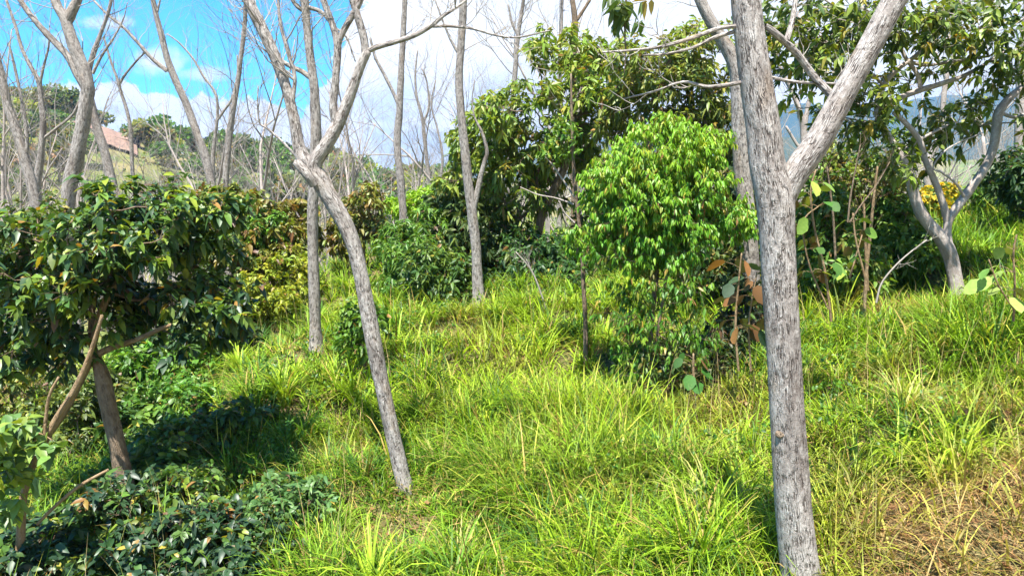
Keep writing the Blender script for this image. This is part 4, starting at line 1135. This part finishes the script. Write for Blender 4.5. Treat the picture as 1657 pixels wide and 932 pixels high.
shrub('russet_shrub', 'russet and green shrub with reddish new leaves left of the straight trunk', 405, 16.5, [(405, 350, 16.5, 60, 36, .9), (440, 390, 16.3, 60, 40, .9), (360, 330, 16.8, 40, 26, .7)], PAL_rust, nodes=190, L=.14, W=.034, seed=93, hang=.6)
shrub('russet_shrub', 'rust-tinged shrub right behind the straight trunk', 470, 17.5, [(475, 370, 17.5, 42, 44, .8), (455, 420, 17, 40, 40, .8)], PAL_rust, nodes=130, L=.14, W=.034, seed=94, hang=.6)
shrub('yellow_shrub', 'bright yellow-green shrub at the upper edge of the grass slope', 435, 15.5, [(440, 450, 15.5, 55, 40, .8), (475, 430, 15.6, 30, 28, .5), (410, 490, 14.6, 40, 34, .5), (465, 480, 14.6, 26, 22, .4)], PAL_yellow, nodes=200, L=.10, W=.022, seed=95)
shrub('leafy_shrub', 'small bright green rounded shrub among the russet leaves', 435, 15.9, [(432, 372, 15.9, 24, 26, .4)], PAL_lush + [(2, (.16, .34, .03))], nodes=60, L=.10, W=.022, seed=96)
shrub('leafy_shrub', 'dark green shrub between the yellow shrub and the dark tree', 370, 15.5, [(370, 430, 15.5, 50, 60, .9), (350, 390, 16, 40, 30, .7), (385, 500, 15, 40, 30, .6)], PAL_mango + [(1, (.30, .16, .04))], nodes=170, L=.12, W=.028, seed=97)
shrub('russet_shrub', 'spindly rust and green shrub between the leaning trunk and the thin trunk', 590, 17.5, [(588, 345, 17.5, 34, 55, .6), (560, 380, 17.5, 26, 30, .5), (610, 380, 17.5, 30, 20, .5)], PAL_rust, nodes=80, L=.13, W=.030, seed=98, hang=.7)
shrub('fern_shrub', 'brilliant yellow-green feathery shrub beyond the slope crest', 700, 22.5, [(700, 322, 22.5, 36, 14, .8), (655, 335, 22.5, 36, 12, .7), (725, 312, 23, 18, 10, .5)], [(3, (.24, .42, .02)), (2, (.30, .46, .03))], nodes=170, tips=5, L=.13, W=.024, seed=99, k=9)
shrub('leafy_shrub', 'light green bamboo-like shrub left of the forked grey trunk', 670, 14.6, [(675, 420, 14.6, 48, 40, .7), (650, 460, 14.4, 36, 34, .5), (700, 460, 14.4, 36, 34, .5), (640, 395, 15, 30, 26, .5), (690, 370, 15, 40, 28, .6), (680, 485, 14, 44, 22, .5)], PAL_lush + [(3, (.14, .25, .03))], nodes=280, L=.13, W=.017, seed=100, k=9, hang=.5)
shrub('dense_shrub', 'dark dense shrub behind the forked grey trunk', 760, 14.8, [(750, 380, 14.9, 50, 60, .9), (740, 440, 14.5, 40, 40, .7), (800, 440, 14.8, 50, 44, .8), (730, 330, 15.2, 36, 30, .6), (745, 478, 14, 46, 22, .6), (820, 475, 14.2, 44, 22, .6)], [(3, (.04, .08, .025)), (3, (.08, .13, .035)), (1.5, (.18, .22, .05))], nodes=310, L=.13, W=.026, seed=101, hang=.6)
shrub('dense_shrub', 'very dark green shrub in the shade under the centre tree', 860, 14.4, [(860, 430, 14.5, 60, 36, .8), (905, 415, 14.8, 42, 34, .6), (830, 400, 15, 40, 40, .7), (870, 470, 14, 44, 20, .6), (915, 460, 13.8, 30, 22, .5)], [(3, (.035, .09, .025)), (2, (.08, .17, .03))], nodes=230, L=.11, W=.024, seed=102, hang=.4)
shrub('weedy_shrub', 'small weedy green shrub among tall grass right of the leaning trunk', 590, 9.9, [(592, 525, 9.9, 26, 30, .3), (575, 555, 9.8, 22, 24, .3)], PAL_lush, nodes=40, L=.09, W=.022, seed=103)
shrub('leafy_shrub', 'dark leafy shrub at the right edge just above the grass crest', 1650, 13.5, [(1650, 285, 13.5, 36, 40, .6), (1680, 320, 13.5, 40, 40, .6)], [(3, (.04, .085, .03)), (1, (.1, .17, .04))], nodes=120, L=.12, W=.026, seed=104)
shrub('leafy_shrub', 'thin light green shrub seen through the fork of the big trunk', 1420, 12.2, [(1420, 240, 12.2, 26, 50, .4), (1340, 300, 12.5, 40, 40, .5), (1385, 265, 12.5, 30, 30, .4)], PAL_lush + [(3, (.26, .34, .04))], nodes=70, tips=4, L=.09, W=.019, seed=105, k=5)
shrub('leafy_shrub', 'mixed green shrub on the crest between big trunk and pale limbed tree', 1390, 13.5, [(1390, 350, 13.5, 50, 30, .6), (1450, 370, 13.2, 46, 26, .5), (1340, 380, 13, 40, 30, .5)], PAL_lush + [(2, (.2, .22, .05))], nodes=110, tips=4, L=.10, W=.02, seed=106, k=7)
shrub('flowering_shrub', 'yellow-flowered shrub behind the base of the pale limbed tree', 1475, 16, [(1462, 338, 16, 18, 10, .3), (1525, 318, 16.5, 26, 12, .4), (1500, 335, 16, 26, 12, .4)], PAL_flower + [(6, (.12, .2, .03))], nodes=80, L=.12, W=.03, seed=107)
shrub('leafy_shrub', 'olive shrub on the crest left of the bright rounded bush', 985, 17, [(975, 350, 17, 50, 40, .8), (1000, 300, 17.5, 40, 40, .8)], PAL_mango, nodes=110, L=.13, W=.03, seed=108)
shrub('leafy_shrub', 'shaded shrub hidden behind the rounded bush near the brownish trunk', 1150, 12.2, [(1160, 420, 12.2, 60, 50, .7), (1200, 330, 12.6, 36, 60, .6)], [(3, (.05, .10, .03)), (1, (.14, .2, .04)), (.5, (.25, .16, .06))], nodes=140, L=.12, W=.026, seed=109)


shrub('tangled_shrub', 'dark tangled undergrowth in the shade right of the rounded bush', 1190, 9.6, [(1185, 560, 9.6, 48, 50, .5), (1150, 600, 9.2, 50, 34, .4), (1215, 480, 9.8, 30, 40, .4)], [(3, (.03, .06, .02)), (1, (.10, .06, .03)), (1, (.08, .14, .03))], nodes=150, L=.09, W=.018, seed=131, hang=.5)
shrub('dense_shrub', 'dense mid-green shrub right of the big forked trunk', 1345, 11.0, [(1345, 420, 11, 46, 46, .6), (1330, 350, 11.3, 36, 34, .5), (1390, 440, 10.8, 34, 34, .5)], [(3, (.09, .18, .03)), (2, (.17, .28, .03)), (1, (.26, .24, .06))], nodes=220, L=.10, W=.021, seed=132, hang=.4)
shrub('dense_shrub', 'leafy green shrub among tall grass left of the pale limbed tree', 1460, 11.6, [(1460, 400, 11.6, 46, 36, .6), (1440, 345, 12, 34, 24, .5)], [(3, (.10, .20, .03)), (2, (.20, .30, .03))], nodes=180, L=.10, W=.021, seed=133, hang=.4)
shrub('leafy_shrub', 'light feathery shrub on the crest right of the pale limbed tree', 1600, 15.5, [(1600, 320, 15.5, 44, 20, .6), (1650, 345, 15, 30, 14, .5)], PAL_lush + [(2, (.22, .30, .04))], nodes=110, L=.09, W=.02, seed=134)
shrub('tangled_shrub', 'brownish tangle of twigs and small leaves behind the tall dry stalks', 1410, 12.6, [(1400, 300, 12.6, 60, 44, .8), (1345, 250, 12.8, 30, 30, .5)], [(3, (.16, .20, .04)), (1, (.27, .19, .07)), (1, (.28, .36, .04))], nodes=170, tips=5, k=6, L=.08, W=.016, seed=135)

shrub('tangled_shrub', 'brown-stemmed tangle with sparse leaves under the rounded bush', 1085, 8.8, [(1085, 600, 8.8, 44, 34, .35), (1040, 640, 8.6, 30, 16, .25)], [(2, (.05, .09, .025)), (1, (.16, .10, .04)), (1, (.13, .20, .03))], nodes=80, tips=4, k=5, L=.07, W=.014, seed=136, hang=.5)

shrub('understorey_shrub', 'fresh green shrub at the edge of the grass right of the dark tree trunk', 330, 9.9, [(318, 668, 9.9, 52, 34, .5), (275, 650, 10.2, 44, 34, .5)], [(4, (.07, .18, .025)), (3, (.12, .26, .025)), (1, (.24, .34, .03))], nodes=130, L=.09, W=.021, seed=141, k=9)
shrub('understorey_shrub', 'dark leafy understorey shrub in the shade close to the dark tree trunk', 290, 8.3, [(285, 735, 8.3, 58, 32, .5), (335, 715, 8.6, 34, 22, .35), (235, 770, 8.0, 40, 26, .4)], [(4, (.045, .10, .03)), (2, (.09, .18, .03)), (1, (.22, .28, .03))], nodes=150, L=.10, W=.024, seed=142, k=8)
shrub('understorey_shrub', 'mixed light and dark green shrub above the bottom left bushes', 320, 7.3, [(300, 800, 7.3, 60, 26, .4), (375, 835, 7.0, 44, 24, .35), (440, 870, 6.6, 40, 26, .35)], [(3, (.04, .09, .03)), (2, (.10, .20, .03)), (1, (.24, .32, .03))], nodes=130, L=.085, W=.020, seed=143, k=8)
shrub('dense_shrub', 'full dark green shrub filling the gap left of the forked grey trunk', 700, 13.8, [(705, 440, 13.8, 50, 40, .6), (735, 470, 13.6, 44, 28, .5)], [(3, (.05, .11, .025)), (2, (.11, .20, .03)), (1, (.20, .28, .04))], nodes=150, L=.12, W=.022, seed=144, hang=.4)

# ---- big-leaved plants with brown undersides
def broad_plant(label, stems, Y, L, palette, seed, n=14, name='broad_leaved_plant', mat=None):
    r = np.random.RandomState(seed)
    P0, R0 = trace(stems[0], Y); root = thing(name, label, 'plant', gpt(P0[0][0], P0[0][1])); base = np.array(root.location)
    tb = Tubes(); LP = []; LD = []
    for s_ in stems:
        P, R = trace(s_, Y); tb.add(P, R, 7)
        for j in range(n):
            i = int(np.clip(r.uniform(.25, 1.0) * (len(P) - 1), 1, len(P) - 1)); q = P[i]
            a = r.uniform(0, 6.28); d = norm(np.array([math.cos(a), math.sin(a), r.uniform(-.1, .6)]))
            e = q + d * L * r.uniform(.4, .9); tb.add([q, (q + e) / 2 + [0, 0, .01], e], [.003, .0025, .002], 3, cap=False)
            LP.append(e); LD.append(norm(d + [0, -.15, -r.uniform(.2, 1.2)]))
    tb.build('stem', M_tan, root, base)
    LP = np.array(LP); LD = np.array(LD); Ls = L * r.uniform(.6, 1.15, len(LP))
    leaves('foliage', LP, LD, Ls, Ls * .42, pal(palette, len(LP), r, .15), mat or M_broad, root, base, T=T_ROUND, droop=.25, flat=.55, r=r)
    return root


broad_plant('round dark-leaved plant climbing right beside the big forked trunk', [[(1345, 520, 4), (1335, 440, 4), (1318, 370, 3.5), (1312, 310, 3), (1320, 275, 2.5)], [(1340, 500, 3), (1310, 430, 3), (1300, 360, 2.5), (1330, 330, 2)]], 7.2, .15, PAL_broad, 121, n=15)
broad_plant('round-leaved plant with brown undersides in shade left of the big trunk', [[(1195, 600, 4), (1190, 530, 4), (1195, 460, 3), (1200, 410, 2.5)], [(1215, 600, 3), (1212, 520, 3), (1225, 440, 2.5)]], 7.8, .19, [(4, (.05, .09, .045)), (1, (.24, .11, .04))], 122, n=13)
broad_plant('pale lime round-leaved plant at the right edge', [[(1640, 520, 4), (1642, 460, 3.5), (1640, 410, 3), (1645, 380, 2.5)], [(1640, 500, 3), (1615, 460, 2.5), (1600, 420, 2)]], 5.6, .13, PAL_broadlime, 123, n=8)
broad_plant('low big-leaved plant in the dark hollow under the rounded bush', [[(1125, 640, 4), (1122, 600, 4), (1122, 572, 3)]], 7.9, .17, [(3, (.04, .12, .02)), (.6, (.35, .2, .08))], 124, n=9)
broad_plant('scattered big-leaved plant among dry stems right of the big trunk', [[(1400, 450, 4), (1385, 390, 3), (1380, 345, 2.5)], [(1375, 450, 3), (1395, 380, 2)]], 9.0, .15, PAL_broad, 125, n=8)


# dry upright weed stalks
def stalks(label, lines, Y, mat, name='dry_weed', seed=1):
    P0, _ = trace(lines[0], Y); root = thing(name, label, 'weed', gpt(P0[0][0], P0[0][1])); base = np.array(root.location)
    r = np.random.RandomState(seed)
    for lb in lines:
        tb = Tubes(); P, R = trace(lb, Y); tb.add(P, R, 6)
        for _ in range(5):
            i = r.randint(len(P) // 2, len(P) - 1); bare_branch([tb], P[i], norm(P[i + 1] - P[i]) + rdir(1, r)[0] * .6, .25, .003, 2, r, 3, .1, (2, 2, 2), 4)
        tb.build('stalk', mat, root, base)
    return root


stalks('tall straw-coloured dry stalks between the big trunk and the pale limbed tree', [[(1398, 520, 6), (1402, 440, 5.5), (1408, 380, 5), (1414, 320, 4), (1420, 270, 3)], [(1404, 470, 5), (1400, 390, 4.5), (1398, 330, 3)]], 9.4, M_tan, seed=3)
stalks('thin dark upright stems beside the tall dry stalks', [[(1352, 420, 4), (1348, 350, 3.5), (1342, 300, 3), (1338, 270, 2)], [(1372, 360, 3), (1376, 320, 3), (1385, 270, 2), (1392, 235, 2)], [(1375, 360, 3), (1395, 330, 2.5), (1418, 300, 2), (1440, 262, 1.5)]], 9.2, M_brown, seed=4)
stalks('pale dead stick leaning in the grass near the pale limbed tree', [[(1418, 490, 3.5), (1425, 462, 3), (1440, 440, 3), (1465, 415, 2.5), (1500, 388, 2)]], 8.8, M_twig, name='dead_stick', seed=5)
stalks('pale dead twig standing in the grass below the dark shrubs', [[(884, 500, 3), (870, 460, 3), (858, 435, 2.5), (835, 408, 2)], [(863, 445, 2.5), (852, 420, 2)]], 11.8, M_twig, name='dead_stick', seed=6)

# concrete fence post under the centre tree
b = gpx(886, 18.5); topz = Pw(886, 334, 18.5)[2]
post = thing('fence_post', 'short pale grey fence post under the centre tree', 'post', b)
h = topz - b[2]
V, Q = box_bm((0, 0, h / 2 - .15), (.11, .11, h + .3)); mesh_np('post', V, Q, mat=plain_mat('weathered_post', (.34, .31, .28), .9, (.24, .22, .2), 9), parent=post, smooth=False)
V = np.array([(-.055, -.055, h), (.055, -.055, h), (.055, .055, h), (-.055, .055, h), (0, 0, h + .05)], float)
mesh_np('cap', V, None, np.array([(0, 1, 4), (1, 2, 4), (2, 3, 4), (3, 0, 4)]), mat=bpy.data.materials['weathered_post'], parent=post, smooth=False)
tb = Tubes(); tb.add([(.05, 0, h * .55), (.3, .02, h * .2), (.5, .03, -.05)], [.035, .035, .035], 6); tb.build('brace', M_pale, post, (0, 0, 0))

# ------------------------------------------------------------------ grass
def grass_blades(name, label, x, y, L, W, az, th0, th1, C, mat, dz=-0.02, cat='grass', twist=.4):
    n = len(x); z = gz(x, y) + dz
    segs = 4; K = segs * 2 + 1
    pos = np.stack([x, y, z], 1); a = np.stack([np.cos(az), np.sin(az), np.zeros(n)], 1); s = np.stack([-np.sin(az), np.cos(az), np.zeros(n)], 1)
    tw_ = rng.uniform(-twist, twist, n)
    V = np.empty((n, K, 3)); wf = [0.75, 1.0, 0.85, 0.55]
    for i in range(segs):
        t = i / segs
        side = norm(s + a * (tw_ * (0.5 + t))[:, None] + np.array([0, 0, 1.0]) * (tw_ * t * .7)[:, None])
        V[:, 2 * i] = pos - side * (W * wf[i] / 2)[:, None]; V[:, 2 * i + 1] = pos + side * (W * wf[i] / 2)[:, None]
        th = th0 + (th1 - th0) * ((i + .5) / segs) ** 1.3
        pos = pos + (L / segs)[:, None] * (np.sin(th)[:, None] * a + np.cos(th)[:, None] * np.array([0, 0, 1.0]))
    V[:, 2 * segs] = pos
    q = np.array([[2 * i, 2 * i + 1, 2 * i + 3, 2 * i + 2] for i in range(segs - 1)]); t_ = np.array([[2 * segs - 2, 2 * segs - 1, 2 * segs]])
    base = (np.arange(n) * K)[:, None, None]
    o = mesh_np(name, V.reshape(-1, 3), (q[None] + base).reshape(-1, 4), (t_[None] + base).reshape(-1, 3), col=np.repeat(C, K, 0), mat=mat)
    tag(o, label, cat, kind='stuff'); return o


_dc = None
def dryness(x, y):
    """1 where the bank is dry straw (lower right), with scars elsewhere"""
    d = sst(x - 1.55 - .25 * (y - 4.2), 0, 1.0) * sst(6.0 - y + .25 * wob(x, y, 2.0, 9), 0, .7)
    for (px_, Y_, rr_, a_) in ((600, 6.6, .3, .8), (820, 10.0, .45, .8), (860, 6.9, .35, .7), (560, 8.2, .35, .6), (1130, 6.6, .4, .8), (1480, 7.4, .45, .8), (1600, 6.4, .5, .8), (1100, 8.2, .6, .9), (650, 12.5, .5, .7), (745, 11.4, .75, 1.0), (1400, 10.2, .6, .8), (1560, 9.6, .5, .6), (925, 7.6, .35, .6), (720, 8.6, .3, .6), (1000, 6.2, .35, .6), (1210, 8.0, .6, .7), (1330, 6.0, .4, .7)):
        q = gpx(px_, Y_); d = d + .62 * a_ * np.exp(-(((x - q[0]) ** 2 + (y - q[1]) ** 2) / rr_ ** 2 + .5 * wob(x, y, 5.0, 15)))
    return np.clip(d, 0, 1)


def trample(x, y):
    """grass stays short round the feet of the trunks"""
    f = 1.0
    for (px_, Y_, rr_, a_) in ((664, 7.0, .6, .78), (662, 6.5, .5, .6), (512, 10.6, .5, .5), (775, 12.8, .6, .5), (1545, 10.1, 1.0, .68), (1530, 9.2, 1.0, .5), (948, 9.5, .3, .5), (745, 11.3, .7, .4), (1296, 4.6, .4, .5)):
        q = gpx(px_, Y_); f = f * (1 - a_ * np.exp(-((x - q[0]) ** 2 + (y - q[1]) ** 2) / rr_ ** 2))
    return f


def field(n_t, per, ymin, ymax, wmul, seed):
    r = np.random.RandomState(seed)
    Y = np.sqrt(r.uniform(ymin ** 2, ymax ** 2, n_t)); px = r.uniform(-330, 2080, n_t)
    X = (px - 828.5) / FPX * Y
    tx = np.repeat(X, per); ty = np.repeat(Y, per); n = len(tx)
    rad = np.abs(r.normal(0, .065, n)) + .01; an = r.uniform(0, 6.28, n)
    x = tx + np.cos(an) * rad; y = ty + np.sin(an) * rad
    hgt = np.repeat(np.clip(.85 + .35 * wob(X, Y, 1.3, 21) + .3 * r.normal(size=n_t), .35, 1.7), per)
    kept = r.uniform(size=n) < (1.0 - .9 * dryness(x, y))
    lft = sst(-x - 2.2 - .28 * y, 0, 1.5); kept &= r.uniform(size=n) > lft * .75
    x, y, an, hgt = x[kept], y[kept], an[kept], hgt[kept]; tid = np.repeat(np.arange(n_t), per)[kept]; n = len(x)
    wind = np.repeat(r.uniform(0, 6.28, n_t), per)[kept]
    az = an + r.normal(0, .5, n); m = r.uniform(size=n) < .2
    # blades fall downhill, to the left and towards the camera
    az = np.where(m, 3.6 + r.normal(0, .6, n), az)
    L = .50 * hgt * r.uniform(.55, 1.25, n) * (1 + .25 * sst(x - .12 * y, 1.8, 3.5) * sst(y, 6.2, 8.5)) * trample(x, y)
    W = (.009 + .012 * r.uniform(size=n) ** 2) * wmul
    th0 = r.uniform(.05, .6, n); th1 = th0 + r.uniform(.35, 2.1, n)
    # colour: broad drifts of lime, deep green and straw
    g1 = sst(wob(x, y, .55, 31) + .5 * wob(x, y, 1.7, 32), -1.0, 1.2)
    lime = np.array([.34, .48, .022]); green = np.array([.15, .29, .02]); straw = np.array([.48, .33, .11]); deep = np.array([.05, .115, .02]); yel = np.array([.42, .43, .06])
    C = green + (lime - green) * (g1[:, None] * .75 + .25 * r.uniform(size=(n, 1)))
    q = r.uniform(size=n)
    C = np.where((q < .075)[:, None], straw * r.uniform(.6, 1.1, (n, 1)), C)
    C = np.where(((q > .11) & (q < .22))[:, None], yel, C)
    C = np.where(((q > .22) & (q < .34))[:, None], deep, C)
    tcol = np.repeat(r.uniform(.72, 1.22, n_t), per)[kept]
    gt = np.repeat(r.uniform(size=n_t), per)[kept]
    C = np.where((gt > .9)[:, None] & (q > .34)[:, None], np.array([.085, .19, .03]), C)
    dr = dryness(x, y)[:, None] * .55
    C = C * (1 - dr) + straw * dr
    C = np.clip(C * tcol[:, None] * r.uniform(.6, 1.35, (n, 1)), 0, .9)
    return x, y, L, W, az, th0, th1, C


x, y, L, W, az, t0, t1, C = field(4300, 30, 3.6, 9.0, 1.0, 1)
grass_blades('grass', 'tall arching lime green grass over the near slope', x, y, L, W, az, t0, t1, C, M_grass)
x, y, L, W, az, t0, t1, C = field(4200, 24, 9.0, 15.5, 1.45, 2)
grass_blades('grass', 'bright green grass on the middle of the slope', x, y, L, W, az, t0, t1, C, M_grass)
x, y, L, W, az, t0, t1, C = field(3800, 17, 15.5, 27.0, 2.1, 3)
grass_blades('grass', 'sunny grass along the crest of the slope', x, y, L * 1.1, W, az, t0, t1, C, M_grass)

# large tussocks standing above the rest
r = np.random.RandomState(88); nt_, per = 400, 55
Y = np.sqrt(r.uniform(3.8 ** 2, 17 ** 2, nt_)); px = r.uniform(-200, 1950, nt_); X = (px - 828.5) / FPX * Y
k = (dryness(X, Y) < .28) & (X > -2.0 - .28 * Y); X, Y = X[k], Y[k]; nt_ = len(X)
tone = np.array([[.34, .46, .035], [.13, .25, .03], [.22, .36, .03], [.06, .15, .025], [.42, .40, .12]])[r.choice(5, nt_, p=[.25, .3, .25, .15, .05])]
n = nt_ * per; an = r.uniform(0, 6.28, n); big = np.repeat(r.uniform(.6, 1.3, nt_), per)
rad = np.abs(r.normal(0, .035, n)); x = np.repeat(X, per) + np.cos(an) * rad; y = np.repeat(Y, per) + np.sin(an) * rad
L = .64 * big * r.uniform(.5, 1.15, n) * trample(x, y); W = r.uniform(.010, .019, n) * (1 + .05 * np.repeat(Y, per))
t0 = r.uniform(.02, .45, n); t1 = t0 + r.uniform(.9, 2.4, n)
C = np.clip(np.repeat(tone, per, 0) * r.uniform(.65, 1.3, (n, 1)), 0, .9)
grass_blades('tall_grass', 'tall arching tussocks rising above the rest of the grass', x, y, L, W, an + r.normal(0, .3, n), t0, t1, C, M_grass)

# dead grass lying under the green, thick on the bare bank at lower right
def thatch(n, seed):
    r = np.random.RandomState(seed)
    y = np.sqrt(r.uniform(3.4 ** 2, 15 ** 2, n)); px = r.uniform(-200, 2300, n); x = (px - 828.5) / FPX * y
    d = dryness(x, y); k = r.uniform(size=n) < (.16 + .84 * d)
    x, y, d = x[k], y[k], d[k]; n = len(x)
    L = r.uniform(.12, .42, n); W = r.uniform(.003, .0075, n); az = np.where(r.uniform(size=n) < .5, 3.7 + r.normal(0, .7, n), r.uniform(0, 6.28, n))
    t0 = r.uniform(.7, 1.45, n); t1 = t0 + r.uniform(0, .8, n)
    C = pal([(3, (.46, .30, .12)), (2, (.36, .20, .08)), (1, (.54, .40, .20)), (1, (.20, .11, .05))], n, r)
    return x, y, L, W, az, t0, t1, C


x, y, L, W, az, t0, t1, C = thatch(230000, 9)
grass_blades('dry_grass', 'matted straw-coloured dead grass on the bank at lower right', x, y, L, W, az, t0, t1, C, M_straw, dz=.03)

# small broad-leaved weeds among the grass
r = np.random.RandomState(12); n = 9000
y = np.sqrt(r.uniform(4 ** 2, 16 ** 2, n)); px = r.uniform(-200, 1900, n); x = (px - 828.5) / FPX * y
k = (wob(x, y, 1.2, 44) > .35) & (dryness(x, y) < .4); x, y = x[k], y[k]; n = len(x)
P = np.repeat(np.stack([x, y, gz(x, y) + r.uniform(.05, .38, n)], 1), 5, 0); m = len(P)
o = leaves('ground_cover', P + r.normal(0, .02, (m, 3)), norm(rdir(m, r) + [0, 0, .5]), r.uniform(.03, .075, m), .016, pal(PAL_lush, m, r), M_leaf, None, None, T=T_FULL, r=r)
tag(o, 'small leafy weeds scattered among the grass', 'weeds', kind='stuff')

# fallen leaves lying between the tufts
r = np.random.RandomState(15); n = 16000
y = np.sqrt(r.uniform(3.6 ** 2, 15 ** 2, n)); px = r.uniform(-250, 1950, n); x = (px - 828.5) / FPX * y
k = r.uniform(size=n) < (.25 + .75 * dryness(x, y)); x, y = x[k], y[k]; n = len(x)
P = np.stack([x, y, gz(x, y) + r.uniform(.02, .10, n)], 1)
o = leaves('fallen_leaves', P, norm(rdir(n, r) * [1, 1, .3] + [0, 0, .05]), r.uniform(.05, .13, n), r.uniform(.014, .03, n), pal([(3, (.26, .14, .06)), (2, (.16, .08, .04)), (1, (.40, .28, .13)), (1, (.08, .045, .03))], n, r), M_straw, None, None, T=T_FULL, droop=.1, flat=.8, r=r)
tag(o, 'brown fallen leaves lying between the grass tufts', 'leaf litter', kind='stuff')

r = np.random.RandomState(16); n = 2600
y = np.sqrt(r.uniform(4 ** 2, 16 ** 2, n)); px = r.uniform(-200, 1950, n); x = (px - 828.5) / FPX * y
k = (wob(x, y, 1.0, 61) > -.1) & (x > -2.0 - .28 * y); x, y = x[k], y[k]; n = len(x)
st = grass_blades('seed_stalks', 'thin straw-coloured seed stalks standing above the grass', x, y, r.uniform(.6, 1.05, n) * trample(x, y), np.full(n, .0045), r.uniform(0, 6.28, n), r.uniform(0, .2, n), r.uniform(.25, .9, n), pal([(3, (.44, .34, .16)), (1, (.28, .33, .08))], n, r), M_straw)
